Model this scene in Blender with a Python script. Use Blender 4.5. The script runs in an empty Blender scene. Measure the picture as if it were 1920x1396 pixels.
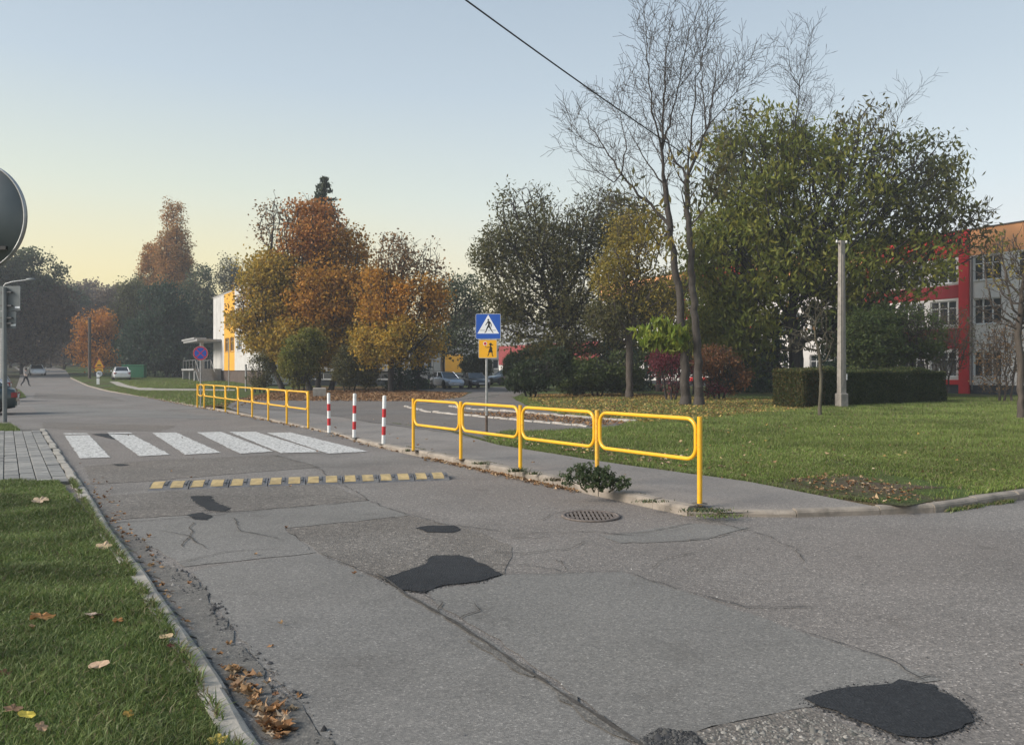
import bpy, bmesh, math, random
import numpy as np
from mathutils import Vector, Matrix
from mathutils.geometry import tessellate_polygon
R = math.radians
random.seed(7); rng = np.random.default_rng(11)
scene = bpy.context.scene
COL = scene.collection
# ------------------------------------------------------------------ camera, sky, sun
HC = 1.6; F = 1440.0
cam_d = bpy.data.cameras.new('camera'); cam = bpy.data.objects.new('camera', cam_d); COL.objects.link(cam)
cam.location = (0, 0, HC); cam.rotation_euler = (R(90), 0, 0)
cam_d.sensor_width = 36; cam_d.lens = 36*F/1920; cam_d.shift_y = -2/1920
cam_d.clip_start = 0.05; cam_d.clip_end = 3000
scene.camera = cam
SUN_AZ = R(-108)      # measured from +Y towards +X
SUN_EL = R(30)
w = bpy.data.worlds.new('World'); scene.world = w; w.use_nodes = True
nt = w.node_tree; nt.nodes.clear()
def WN(t, **k):
    n = nt.nodes.new(t)
    for a, b in k.items(): setattr(n, a, b)
    return n
BGS = .15
out = WN('ShaderNodeOutputWorld'); bg = WN('ShaderNodeBackground'); bg.inputs['Strength'].default_value = BGS
sky = WN('ShaderNodeTexSky'); sky.sky_type = 'NISHITA'; sky.sun_disc = False
sky.sun_elevation = SUN_EL; sky.sun_rotation = SUN_AZ; sky.dust_density = 2.0; sky.ozone_density = 1.5
co = WN('ShaderNodeTexCoord'); nrm = WN('ShaderNodeVectorMath', operation='NORMALIZE'); nt.links.new(co.outputs['Generated'], nrm.inputs[0])
sp = WN('ShaderNodeSeparateXYZ'); nt.links.new(nrm.outputs[0], sp.inputs[0])
def wramp(fac, stops):
    r = WN('ShaderNodeValToRGB'); e = r.color_ramp.elements
    e[0].position = stops[0][0]; e[0].color = (*stops[0][1], 1); e[1].position = stops[-1][0]; e[1].color = (*stops[-1][1], 1)
    for p, c in stops[1:-1]: q = e.new(p); q.color = (*c, 1)
    nt.links.new(fac, r.inputs[0]); return r.outputs[0]
# clear dawn sky: haze pale at the horizon, blue higher up
grad = wramp(sp.outputs[2], [(0.0, (.80, .76, .69)), (.12, (.78, .775, .74)), (.22, (.63, .70, .715)), (.34, (.49, .57, .625)), (.46, (.39, .47, .55)), (.75, (.24, .35, .49)), (1, (.19, .29, .43))])
glow = wramp(sp.outputs[2], [(0.0, (1.08, .84, .34)), (.10, (1.1, .94, .48)), (.20, (1.06, 1.0, .78)), (.34, (1, 1, 1)), (1, (1, 1, 1))])
# how near the compass direction of the dawn
dv = WN('ShaderNodeVectorMath', operation='DOT_PRODUCT'); dv.inputs[1].default_value = (math.sin(R(-32)), math.cos(R(-32)), 0); nt.links.new(nrm.outputs[0], dv.inputs[0])
az = wramp(dv.outputs['Value'], [(.55, (0, 0, 0)), (.80, (.45, .45, .45)), (.97, (1, 1, 1))])
def wmix(a, b, f, mode='MIX'):
    n = WN('ShaderNodeMix', data_type='RGBA', blend_type=mode)
    for s, v in ((n.inputs[0], f), (n.inputs[6], a), (n.inputs[7], b)):
        if isinstance(v, (int, float)): s.default_value = v
        else: nt.links.new(v, s)
    return n.outputs[2]
g = wmix(grad, wmix(grad, glow, 1.0, 'MULTIPLY'), az)
vm = WN('ShaderNodeVectorMath', operation='SCALE'); vm.inputs['Scale'].default_value = .64/BGS; nt.links.new(g, vm.inputs[0])
fin = wmix(sky.outputs[0], vm.outputs[0], .9)
nt.links.new(fin, bg.inputs[0]); nt.links.new(bg.outputs[0], out.inputs[0])
sd = bpy.data.lights.new('sun', 'SUN'); sd.energy = 2.9; sd.angle = R(28); sd.color = (1, .92, .82)
so = bpy.data.objects.new('sun', sd); COL.objects.link(so)
sv = Vector((math.sin(SUN_AZ)*math.cos(SUN_EL), math.cos(SUN_AZ)*math.cos(SUN_EL), math.sin(SUN_EL)))
so.rotation_euler = sv.to_track_quat('Z', 'Y').to_euler()
scene.view_settings.view_transform = 'Standard'; scene.view_settings.look = 'None'
scene.view_settings.exposure = 0.86; scene.view_settings.gamma = 1.0
scene.render.engine = 'CYCLES'
# ------------------------------------------------------------------ ground model and picture-to-place helpers
KY = [-1e4, 60, 75, 90, 120, 200, 600, 1e4]; KZ = [0, 0, .15, .6, 1.6, 3.2, 6, 6]
def zt(y): return float(np.interp(y, KY, KZ))
def G(px, py, h=0.0):
    lo, hi = 1.0, 500.0
    for _ in range(60):
        m = (lo+hi)/2
        if 700 + F*(HC-h-zt(m))/m > py: lo = m
        else: hi = m
    return Vector(((px-960)/F*lo, lo, h+zt(lo)))
def P(px, py, Y): return Vector(((px-960)/F*Y, Y, HC+(700-py)/F*Y))
def GX(px, Y, h=0.0): return Vector(((px-960)/F*Y, Y, h+zt(Y)))
DR = Vector((-.534, .845, 0)).normalized()      # along the street, away from us
# ------------------------------------------------------------------ materials
_m = {}
def bsdf(name):
    m = bpy.data.materials.new(name); m.use_nodes = True
    return m, m.node_tree, m.node_tree.nodes['Principled BSDF']
def N(nt, t, **k):
    n = nt.nodes.new(t)
    for a, b in k.items(): setattr(n, a, b)
    return n
def ramp(nt, fac, stops, interp='LINEAR'):
    r = nt.nodes.new('ShaderNodeValToRGB'); r.color_ramp.interpolation = interp
    e = r.color_ramp.elements
    while len(e) > 1: e.remove(e[-1])
    e[0].position = stops[0][0]; c = stops[0][1]; e[0].color = (*c, 1) if len(c) == 3 else c
    for p, c in stops[1:]:
        q = e.new(p); q.color = (*c, 1) if len(c) == 3 else c
    nt.links.new(fac, r.inputs[0]); return r.outputs[0]
def tex(nt, kind='noise', scale=5, detail=4, rough=.55, vec=None, sc=None):
    if vec is None:
        oi = N(nt, 'ShaderNodeObjectInfo'); va = N(nt, 'ShaderNodeVectorMath', operation='ADD')
        nt.links.new(N(nt, 'ShaderNodeTexCoord').outputs['Object'], va.inputs[0]); nt.links.new(oi.outputs['Location'], va.inputs[1]); vec = va.outputs[0]
    if sc:
        mp = N(nt, 'ShaderNodeMapping'); mp.inputs['Scale'].default_value = sc; nt.links.new(vec, mp.inputs[0]); vec = mp.outputs[0]
    if kind == 'noise':
        t = N(nt, 'ShaderNodeTexNoise'); t.inputs['Detail'].default_value = detail; t.inputs['Roughness'].default_value = rough; o = t.outputs[0]
    else:
        t = N(nt, 'ShaderNodeTexVoronoi'); o = t.outputs['Distance']
        if kind == 'cell': o = t.outputs['Color']
    t.inputs['Scale'].default_value = scale; nt.links.new(vec, t.inputs['Vector']); return o
def mix(nt, a, b, fac, mode='MIX'):
    n = N(nt, 'ShaderNodeMix', data_type='RGBA', blend_type=mode)
    for s, v in ((n.inputs[0], fac), (n.inputs[6], a), (n.inputs[7], b)):
        if isinstance(v, (int, float)): s.default_value = v
        elif isinstance(v, tuple): s.default_value = (*v, 1)
        else: nt.links.new(v, s)
    return n.outputs[2]
def bump(nt, b, h, strength=.3, dist=.01):
    n = N(nt, 'ShaderNodeBump'); n.inputs['Strength'].default_value = strength; n.inputs['Distance'].default_value = dist
    nt.links.new(h, n.inputs['Height']); nt.links.new(n.outputs[0], b.inputs['Normal'])
def plain(name, col, rough=.6, metal=0, var=.18, scale=6, dirt=None, bmp=0, coat=0):
    if name in _m: return _m[name]
    m, nt, b = bsdf(name)
    lo = tuple(c*(1-var) for c in col); hi = tuple(min(1, c*(1+var)) for c in col)
    c = ramp(nt, tex(nt, scale=scale, detail=6), [(.3, lo), (.7, hi)])
    if dirt:
        c = mix(nt, c, dirt, ramp(nt, tex(nt, scale=scale*.6, detail=8, rough=.7), [(.5, (0, 0, 0)), (.72, (.8, .8, .8))]))
    nt.links.new(c, b.inputs['Base Color']); b.inputs['Roughness'].default_value = rough; b.inputs['Metallic'].default_value = metal
    b.inputs['Coat Weight'].default_value = coat
    if bmp: bump(nt, b, tex(nt, scale=scale*8, detail=5), bmp, .01)
    _m[name] = m; return m
def asphalt(name, col, speck=.5, coarse=1.0, mott=.25, tint=(1.05, 1, .96), bm=.5, holes=0.0, rough=.85):
    if name in _m: return _m[name]
    m, nt, b = bsdf(name)
    lo = tuple(c*(1-mott) for c in col); hi = tuple(c*(1+mott) for c in col)
    base = ramp(nt, tex(nt, scale=.55, detail=7, rough=.62), [(.3, lo), (.7, hi)])
    base = mix(nt, base, tuple(c*t for c, t in zip(col, tint)), ramp(nt, tex(nt, scale=.16, detail=3), [(.42, (0, 0, 0)), (.6, (.8, .8, .8))]))
    # aggregate: cells with individual tones
    cell = tex(nt, 'cell', scale=95/coarse)
    sep = N(nt, 'ShaderNodeSeparateColor'); nt.links.new(cell, sep.inputs[0])
    ag = ramp(nt, sep.outputs[0], [(0, (.55, .55, .55)), (.35, (.85, .85, .85)), (.75, (1.1, 1.08, 1.05)), (.93, (1.35, 1.32, 1.28)), (1, (1.9+speck, 1.85+speck, 1.8+speck))])
    c = mix(nt, base, ag, min(1, .55+speck*.4), 'MULTIPLY')
    n2 = tex(nt, scale=22/coarse, detail=8, rough=.75)
    c = mix(nt, c, ramp(nt, n2, [(.25, (.62, .62, .62)), (.5, (1, 1, 1)), (.75, (1.22, 1.22, 1.2))]), .9, 'MULTIPLY')
    st = tex(nt, scale=1.7, detail=9, rough=.7)
    c = mix(nt, c, ramp(nt, st, [(.28, (.72, .71, .7)), (.42, (1, 1, 1)), (.75, (1.05, 1.05, 1.05))]), .8, 'MULTIPLY')
    nt.links.new(c, b.inputs['Base Color']); b.inputs['Roughness'].default_value = rough
    b.inputs['Specular IOR Level'].default_value = .25
    d = tex(nt, 'voronoi', scale=95/coarse)
    ad = N(nt, 'ShaderNodeMath', operation='ADD'); nt.links.new(d, ad.inputs[0]); nt.links.new(n2, ad.inputs[1])
    bump(nt, b, ad.outputs[0], bm, .006*coarse)
    _m[name] = m; return m
def leafmat(name='leaf', transl=.42, rough=.55):
    if name in _m: return _m[name]
    m = bpy.data.materials.new(name); m.use_nodes = True; nt = m.node_tree; nt.nodes.clear()
    o = N(nt, 'ShaderNodeOutputMaterial'); at = N(nt, 'ShaderNodeAttribute', attribute_name='Col')
    d = N(nt, 'ShaderNodeBsdfPrincipled'); d.inputs['Roughness'].default_value = rough; d.inputs['Specular IOR Level'].default_value = .25
    t = N(nt, 'ShaderNodeBsdfTranslucent'); mx = N(nt, 'ShaderNodeMixShader'); mx.inputs[0].default_value = transl
    nt.links.new(at.outputs['Color'], d.inputs['Base Color'])
    h = N(nt, 'ShaderNodeHueSaturation'); h.inputs['Value'].default_value = 1.3; nt.links.new(at.outputs['Color'], h.inputs['Color'])
    nt.links.new(h.outputs[0], t.inputs[0])
    nt.links.new(d.outputs[0], mx.inputs[1]); nt.links.new(t.outputs[0], mx.inputs[2]); nt.links.new(mx.outputs[0], o.inputs[0])
    _m[name] = m; return m
LEAF = leafmat(); GRASS = leafmat('grass_blade', .25, .5)
def barkmat(name, col):
    if name in _m: return _m[name]
    m, nt, b = bsdf(name)
    t = tex(nt, scale=9, detail=8, rough=.7, sc=(1, 1, .25))
    c = ramp(nt, t, [(.3, tuple(x*.5 for x in col)), (.55, col), (.75, tuple(x*1.5 for x in col))])
    nt.links.new(c, b.inputs['Base Color']); b.inputs['Roughness'].default_value = .9
    bump(nt, b, t, .8, .03); _m[name] = m; return m
BARK = barkmat('bark_grey_brown', (.075, .06, .048)); BARKD = barkmat('bark_dark', (.03, .025, .022))
def glass(name='window_glass', col=(.03, .04, .045)):
    if name in _m: return _m[name]
    m, nt, b = bsdf(name); b.inputs['Base Color'].default_value = (*col, 1); b.inputs['Roughness'].default_value = .06
    b.inputs['Specular IOR Level'].default_value = .8; _m[name] = m; return m
# ------------------------------------------------------------------ object helpers
def tag(o, label=None, cat=None, group=None, kind=None):
    if label: o['label'] = label
    if cat: o['category'] = cat
    if group: o['group'] = group
    if kind: o['kind'] = kind
    return o
def empty(name, loc=(0, 0, 0), rz=0, label=None, cat=None, group=None, kind=None):
    o = bpy.data.objects.new(name, None); COL.objects.link(o); o.location = loc; o.rotation_euler = (0, 0, rz)
    o.empty_display_size = .1
    return tag(o, label, cat, group, kind)
def link(name, me, mat, parent=None, loc=None):
    if mat and not me.materials: me.materials.append(mat)
    o = bpy.data.objects.new(name, me); COL.objects.link(o)
    if parent: o.parent = parent
    if loc is not None: o.location = loc
    return o
def npmesh(name, verts, faces, cols=None, smooth=False):
    """verts (n,3), faces (m,k) numpy -> mesh, fast"""
    me = bpy.data.meshes.new(name); verts = np.asarray(verts, np.float32); faces = np.asarray(faces, np.int32)
    m, k = faces.shape
    me.vertices.add(len(verts)); me.vertices.foreach_set('co', verts.ravel())
    me.loops.add(m*k); me.loops.foreach_set('vertex_index', faces.ravel())
    me.polygons.add(m); me.polygons.foreach_set('loop_start', np.arange(0, m*k, k, dtype=np.int32))
    if smooth: me.polygons.foreach_set('use_smooth', np.ones(m, bool))
    me.update(calc_edges=True)
    if cols is not None:
        a = me.color_attributes.new('Col', 'FLOAT_COLOR', 'POINT')
        c = np.ones((len(verts), 4), np.float32); c[:, :3] = cols; a.data.foreach_set('color', c.ravel())
    return me
class MB:
    def __init__(s): s.v = []; s.f = []; s.sm = []
    def add(s, vs, fs, smooth=False):
        n = len(s.v); s.v += [tuple(v) for v in vs]; s.f += [tuple(i+n for i in f) for f in fs]; s.sm += [smooth]*len(fs); return s
    def box(s, a, b, M=None, bev=0):
        x0, y0, z0 = a; x1, y1, z1 = b
        if bev:
            e = bev; vs = []
            for z, ins in ((z0, 0), (z1-e, 0), (z1, e)):
                vs += [(x0+ins, y0+ins, z), (x1-ins, y0+ins, z), (x1-ins, y1-ins, z), (x0+ins, y1-ins, z)]
            fs = [(3, 2, 1, 0), (8, 9, 10, 11)]
            for r in (0, 4):
                for i in range(4): j = (i+1) % 4; fs.append((r+i, r+j, r+4+j, r+4+i))
        else:
            vs = [(x0, y0, z0), (x1, y0, z0), (x1, y1, z0), (x0, y1, z0), (x0, y0, z1), (x1, y0, z1), (x1, y1, z1), (x0, y1, z1)]
            fs = [(3, 2, 1, 0), (4, 5, 6, 7), (0, 1, 5, 4), (1, 2, 6, 5), (2, 3, 7, 6), (3, 0, 4, 7)]
        if M: vs = [M @ Vector(v) for v in vs]
        return s.add(vs, fs)
    def tube(s, pts, r, n=10, closed=False, cap=True, r_end=None):
        pts = [Vector(p) for p in pts]; L = len(pts); vs = []; up = None
        for i, p in enumerate(pts):
            if closed: d = pts[(i+1) % L]-pts[i-1]
            else: d = pts[min(i+1, L-1)]-pts[max(i-1, 0)]
            d = d.normalized()
            if up is None: up = Vector((0, 0, 1)) if abs(d.z) < .9 else Vector((1, 0, 0))
            a = d.cross(up).normalized(); b = a.cross(d).normalized(); up = b
            rr = r if r_end is None else r+(r_end-r)*i/max(1, L-1)
            for k in range(n):
                t = 2*math.pi*k/n; vs.append(p+a*rr*math.cos(t)+b*rr*math.sin(t))
        fs = []
        for i in range(L if closed else L-1):
            j = (i+1) % L
            for k in range(n): q = (k+1) % n; fs.append((i*n+k, i*n+q, j*n+q, j*n+k))
        s.add(vs, fs, True)
        if cap and not closed:
            s.add(vs[:n], [tuple(range(n))[::-1]]); s.add(vs[-n:], [tuple(range(n))])
        return s
    def lathe(s, prof, n=20, M=None, c=(0, 0, 0)):
        vs = []; c = Vector(c)
        for r, z in prof:
            for k in range(n): t = 2*math.pi*k/n; v = Vector((r*math.cos(t), r*math.sin(t), z)); vs.append((M @ v if M else v)+c)
        fs = []
        for i in range(len(prof)-1):
            for k in range(n): q = (k+1) % n; fs.append((i*n+k, i*n+q, (i+1)*n+q, (i+1)*n+k))
        if prof[0][0] > 1e-5: fs.append(tuple(range(n))[::-1])
        if prof[-1][0] > 1e-5: fs.append(tuple(range((len(prof)-1)*n, len(prof)*n)))
        return s.add(vs, fs, n >= 10)
    def prism(s, poly, t0, t1, M=None):
        """poly in local xz plane, extruded along y from t0 to t1"""
        n = len(poly); vs = [Vector((x, t0, z)) for x, z in poly]+[Vector((x, t1, z)) for x, z in poly]
        tr = tessellate_polygon([[Vector((x, z, 0)) for x, z in poly]])
        fs = [tuple(t) for t in tr]+[tuple(i+n for i in t)[::-1] for t in tr]
        fs += [(i, (i+1) % n, n+(i+1) % n, n+i) for i in range(n)]
        if M: vs = [M @ v for v in vs]
        return s.add(vs, fs)
    def mesh(s, name):
        me = bpy.data.meshes.new(name); me.from_pydata(s.v, [], s.f); me.update()
        me.polygons.foreach_set('use_smooth', s.sm)
        bm = bmesh.new(); bm.from_mesh(me); bmesh.ops.recalc_face_normals(bm, faces=bm.faces); bm.to_mesh(me); bm.free()
        return me
    def obj(s, name, mat, parent=None, loc=None): return link(name, s.mesh(name), mat, parent, loc)
def ragged(pts, amp=.02, step=.12):
    out = []; n = len(pts)
    for i in range(n):
        a = Vector(pts[i]); b = Vector(pts[(i+1) % n]); L = (b-a).length; k = max(1, int(L/step))
        for j in range(k):
            p = a.lerp(b, j/k); out.append(Vector((p.x+random.gauss(0, amp), p.y+random.gauss(0, amp), 0)))
    return out
def sheet(name, pts, h, mat, label=None, cat=None, kind='structure', thick=0, rag=None, fn=None):
    pts = [Vector((p[0], p[1], 0)) for p in pts]
    if rag: pts = ragged(pts, *rag)
    bm = bmesh.new(); vs = [bm.verts.new(p) for p in pts]
    for t in tessellate_polygon([pts]):
        try: bm.faces.new([vs[i] for i in t])
        except ValueError: pass
    ys = [p.y for p in pts]
    for k in KY[1:-1]:
        if min(ys) < k < max(ys):
            bmesh.ops.bisect_plane(bm, geom=bm.verts[:]+bm.edges[:]+bm.faces[:], plane_co=(0, k, 0), plane_no=(0, 1, 0))
    for v in bm.verts: v.co.z = zt(v.co.y)+h
    bmesh.ops.recalc_face_normals(bm, faces=bm.faces)
    for f in bm.faces:
        if f.normal.z < 0: f.normal_flip()
    if thick:
        bd = [e for e in bm.edges if e.is_boundary]
        r = bmesh.ops.extrude_edge_only(bm, edges=bd)
        for v in r['geom']:
            if isinstance(v, bmesh.types.BMVert): v.co.z -= thick
    me = bpy.data.meshes.new(name); bm.to_mesh(me); bm.free()
    o = link(name, me, mat); tag(o, label, cat, None, kind); return o
def inpoly(x, y, poly):
    ins = np.zeros(len(x), bool); n = len(poly)
    for i in range(n):
        x1, y1 = poly[i][0], poly[i][1]; x2, y2 = poly[(i+1) % n][0], poly[(i+1) % n][1]
        if y1 == y2: continue
        c = ((y1 > y) != (y2 > y)) & (x < (x2-x1)*(y-y1)/(y2-y1)+x1); ins ^= c
    return ins
def vnoise(x, y, s, seed=0):
    """smooth value noise, numpy"""
    g = np.random.default_rng(seed).random((64, 64)); x = x/s; y = y/s
    xi = np.floor(x).astype(int); yi = np.floor(y).astype(int); fx = x-xi; fy = y-yi
    fx = fx*fx*(3-2*fx); fy = fy*fy*(3-2*fy); a = g[xi % 64, yi % 64]; b = g[(xi+1) % 64, yi % 64]; c = g[xi % 64, (yi+1) % 64]; d = g[(xi+1) % 64, (yi+1) % 64]
    return (a*(1-fx)+b*fx)*(1-fy)+(c*(1-fx)+d*fx)*fy
def scatter(poly, n, mask=None):
    xs = [p[0] for p in poly]; ys = [p[1] for p in poly]
    x = rng.uniform(min(xs), max(xs), n); y = rng.uniform(min(ys), max(ys), n)
    k = inpoly(x, y, poly); x, y = x[k], y[k]
    if mask is not None: k = rng.random(len(x)) < mask(x, y); x, y = x[k], y[k]
    return x, y
def ztn(y): return np.interp(y, KY, KZ)
# ================================================================== GROUND, ROAD, PAVEMENTS
M_ROAD = asphalt('asphalt_worn', (.184, .171, .158), speck=.55, coarse=1.0, mott=.26, tint=(1.03, .985, .965))
M_SLAB = asphalt('asphalt_smooth_patch', (.178, .170, .159), speck=.25, coarse=.75, mott=.22, tint=(1, 1, .98), bm=.35)
M_COARSE = asphalt('asphalt_coarse', (.155, .142, .128), speck=.5, coarse=1.7, mott=.22, bm=.6)
M_WALK = asphalt('asphalt_footway', (.215, .198, .182), speck=.1, coarse=.7, mott=.16, tint=(1.04, .99, .95), bm=.25)
M_DRIVE = asphalt('asphalt_driveway', (.155, .142, .131), speck=.3, coarse=1.4, mott=.22, bm=.5)
M_TAR = asphalt('asphalt_fresh_dark', (.027, .028, .030), speck=.1, coarse=1.3, mott=.5, tint=(.95, 1, 1.05), bm=.6, rough=.8)
M_CRACK = plain('crack_dirt', (.055, .049, .042), .95, var=.4, scale=30)
M_MUD = asphalt('gutter_silt', (.135, .128, .117), speck=.05, coarse=1.5, mott=.3, bm=.4)
M_KERB = plain('kerb_concrete', (.265, .228, .188), .9, var=.22, scale=5, dirt=(.12, .105, .085), bmp=.5)
M_KERBL = plain('kerb_concrete_pale', (.34, .31, .265), .9, var=.2, scale=7, dirt=(.16, .15, .13), bmp=.5)
def lawnmat(name, g1, g2, soil, soilpos=.62):
    m, nt, b = bsdf(name)
    c = ramp(nt, tex(nt, scale=3.5, detail=9, rough=.75), [(.3, g1), (.7, g2)])
    c = mix(nt, c, soil, ramp(nt, tex(nt, scale=.35, detail=9, rough=.65), [(soilpos-.12, (0, 0, 0)), (soilpos, (1, 1, 1))]))
    c = mix(nt, c, ramp(nt, tex(nt, scale=45, detail=4), [(.3, (.55, .55, .55)), (.7, (1.4, 1.4, 1.4))]), .8, 'MULTIPLY')
    nt.links.new(c, b.inputs['Base Color']); b.inputs['Roughness'].default_value = .95; b.inputs['Specular IOR Level'].default_value = .1
    bump(nt, b, tex(nt, scale=25, detail=6), .9, .04); return m
M_LAWN = lawnmat('lawn_soil_and_grass', (.05, .075, .02), (.10, .135, .04), (.085, .066, .042), .62)
M_FIELD = lawnmat('rough_ground', (.035, .042, .016), (.06, .065, .028), (.06, .047, .033), .56)
M_LEAFY = lawnmat('leaf_covered_soil', (.085, .052, .025), (.15, .09, .04), (.05, .045, .022), .60)
# base ground
bm = bmesh.new(); ys = [-30]+KY[1:-1]; ys = [-30, 60, 75, 90, 120, 200, 320]
rows = [[bm.verts.new((x, y, zt(y)-.05)) for x in (-260, -120, 0, 120, 260)] for y in ys]
for i in range(len(ys)-1):
    for j in range(4): bm.faces.new((rows[i][j], rows[i][j+1], rows[i+1][j+1], rows[i+1][j]))
me = bpy.data.meshes.new('ground'); bm.to_mesh(me); bm.free(); tag(link('ground', me, M_FIELD), 'rough earth and grass under the whole place', None, None, 'structure')
road = sheet('road', [(-34, -10), (60, -10), (60, 42), (0, 22), (-12, 36), (-32, 62), (-65.8, 115), (-100, 168), (-109, 168), (-73.5, 115), (-40.2, 62), (-34, 50)],
             0, M_ROAD, 'worn grey asphalt street and junction')
def g2(l, h=0): return [G(x, y, h) for x, y in l]
RK = [(132, 712.8), (190, 735), (280, 750), (370, 767), (440, 780), (540, 800), (620, 816), (690, 838), (750, 852), (880, 880), (1030, 913), (1180, 948), (1290, 971)]
RW = g2(RK)
# sidewalk back edge, seen at z=.11
BK = [G(1664, 968)+Vector((-.05, .12, 0))]+g2([(1560, 937), (1400, 906), (1150, 872), (935, 838)], .11)
BK2 = g2([(935, 838), (840, 812), (730, 797), (600, 777), (500, 769), (423, 766)], .11)
def offs(pts, d):
    out = []
    for i, p in enumerate(pts):
        a = pts[max(i-1, 0)]; b = pts[min(i+1, len(pts)-1)]; t = (b-a); t.z = 0; t.normalize()
        out.append(Vector((p.x-t.y*d, p.y+t.x*d, 0)))
    return out
CORN = g2([(1350, 974.5), (1500, 973.5), (1664, 968), (1752, 965)])
CORN2 = g2([(1752, 965), (1850, 950), (1920, 940)])
dl = (CORN2[-1]-CORN2[0]).normalized(); CORN2 += [CORN2[-1]+dl*8, CORN2[-1]+dl*24, CORN2[-1]+dl*45]
RWi = offs(RW, .14)
# footway with its own falling edge at the crossing
def footway():
    front = RWi[4:]; hts = [.1, .06, .045, .06, .09, .1, .105, .1, .07]
    tip = [CORN[0]+Vector((0, .05, 0)), CORN[1]+Vector((0, .06, 0)), CORN[2]+Vector((0, .05, 0))]
    pts = list(front)+tip+BK[1:]+BK2[1:]
    hs = hts+[.05, .05, .06]+[.112]*(len(BK)-1)+[.112]*(len(BK2)-1)
    pts2, h2 = [], []
    for i in range(len(pts)):
        a, b = pts[i], pts[(i+1) % len(pts)]; k = max(1, int((b-a).length/.5))
        for j in range(k):
            q = a.lerp(b, j/k); pts2.append(Vector((q.x+random.gauss(0, .012), q.y+random.gauss(0, .012), 0))); h2.append(hs[i]+(hs[(i+1) % len(pts)]-hs[i])*j/k)
    tr = tessellate_polygon([pts2]); mb = MB()
    mb.add([(p.x, p.y, h) for p, h in zip(pts2, h2)], [tuple(t) for t in tr])
    o = mb.obj('footway', M_WALK); tag(o, 'grey asphalt footway behind the yellow railings', None, None, 'structure'); return pts2
FOOT = footway()
far_side = [Vector((-99, 168, 0)), Vector((130, 168, 0)), Vector((130, 60, 0)), CORN2[-1]]
LAWN = [p for p in offs(RW, .12)[:4]]+[BK2[-1]]+BK2[::-1][1:]+BK[::-1][1:]+[CORN[3]+Vector((0, .1, 0))]+[p+Vector((-dl.y*.12, dl.x*.12, 0)) for p in CORN2[1:]]
LAWNP = LAWN+[Vector((130, 60, 0)), Vector((130, 168, 0)), Vector((-98.5, 168, 0))]
sheet('lawn', LAWNP, .10, M_LAWN, 'green lawn behind the footway under the trees', thick=.14)
DRV = g2([(423, 766.5), (448, 752.5), (700, 752), (790, 755), (865, 748), (885, 739), (800, 738), (770, 731), (985, 728.5), (985, 738), (962, 750), (990, 766), (1065, 783),
          (1185, 794), (1150, 806), (950, 815), (905, 824), (940, 836), (840, 815), (730, 800), (600, 780), (500, 772)], .11)
sheet('driveway', DRV, .114, M_DRIVE, 'dark patched asphalt driveway leading to the parked cars', rag=(.05, .6))
sheet('leafy_ground', g2([(385, 768), (440, 752), (520, 735), (600, 728), (780, 728), (812, 737), (878, 741), (862, 749), (790, 756), (700, 753), (450, 753), (424, 766)], .1), .106, M_LEAFY,
      'ground covered in brown fallen leaves under the orange maples', rag=(.25, .8))
sheet('leafy_verge', g2([(1000, 768), (985, 752), (1000, 742), (1180, 740), (1320, 748), (1480, 752), (1520, 768), (1400, 778), (1300, 790), (1190, 793), (1065, 782)], .1), .105, M_LEAFY,
      'strip of yellow and brown leaves under the bare trees', rag=(.25, .8))
# kerbs -------------------------------------------------------------
def kerb(name, pts, L, wd, h0, mat, label, hf=None, side=1, jit=.006, deep=.06):
    root = empty(name, (0, 0, 0), 0, label, None, None, 'structure'); acc = 0
    seg = []
    for i in range(len(pts)-1): seg.append((acc, pts[i], pts[i+1])); acc += (pts[i+1]-pts[i]).length
    def at(s):
        for a, p, q in reversed(seg):
            if s >= a: l = (q-p).length; return p.lerp(q, min(1, (s-a)/l))
    s = 0
    while s < acc-.1:
        l = min(L*random.uniform(.85, 1.1), acc-s); a = at(s+.006); b = at(min(acc-.001, s+l-.006)); s += l
        t = (b-a); ln = Vector((t.x, t.y, 0)).length; t = Vector((t.x, t.y, 0)).normalized(); n = Vector((-t.y, t.x, 0))*side
        hh = h0 if hf is None else hf(s/acc)
        k = max(2, int(ln/.16)); mb = MB(); vs = []
        wob = random.uniform(-jit, jit)
        for j in range(k+1):
            p = Vector((a.x, a.y, 0))+t*ln*j/k; z = zt(p.y)
            ch = random.uniform(0, .018) if random.random() < .35 else random.uniform(0, .004)
            f = random.gauss(0, .003)
            for (o, zz) in ((-.0, -deep), (0, hh-.035), (.012+ch*.3, hh-.012-ch*.6), (.032+ch, hh-ch*.3), (wd, hh+random.gauss(0, .002)), (wd, -deep)):
                q = p+n*(o+f+wob); vs.append((q.x-a.x, q.y-a.y, z+zz+wob*.5))
        fs = []
        for j in range(k):
            for m_ in range(5): i0 = j*6+m_; fs.append((i0, i0+1, i0+7, i0+6))
        fs += [(5, 4, 3, 2, 1, 0), tuple(k*6+i for i in range(6))]
        mb.add(vs, fs); mb.obj('kerbstone', mat, root, (a.x, a.y, 0))
    return root
def hf_r(s): # height along the right kerb, far -> near
    d = s; return float(np.interp(d, [0, .80, .855, .885, .90, .935, .97, 1], [.09, .08, .05, .045, .06, .115, .125, .11]))
kerb('kerb', RW, 1.0, .15, .12, M_KERB, 'worn concrete kerb between the street and the footway', hf_r, 1)
kerb('kerb', [RW[-1]]+CORN, 1.1, .1, .06, M_KERB, 'low kerb round the footway tip at the junction', lambda s: .05+.045*s, 1, .004)
kerb('kerb', CORN2, 1.0, .12, .12, M_KERB, 'dark mossy kerb along the lawn on the right', lambda s: .10, 1, .01)
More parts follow.
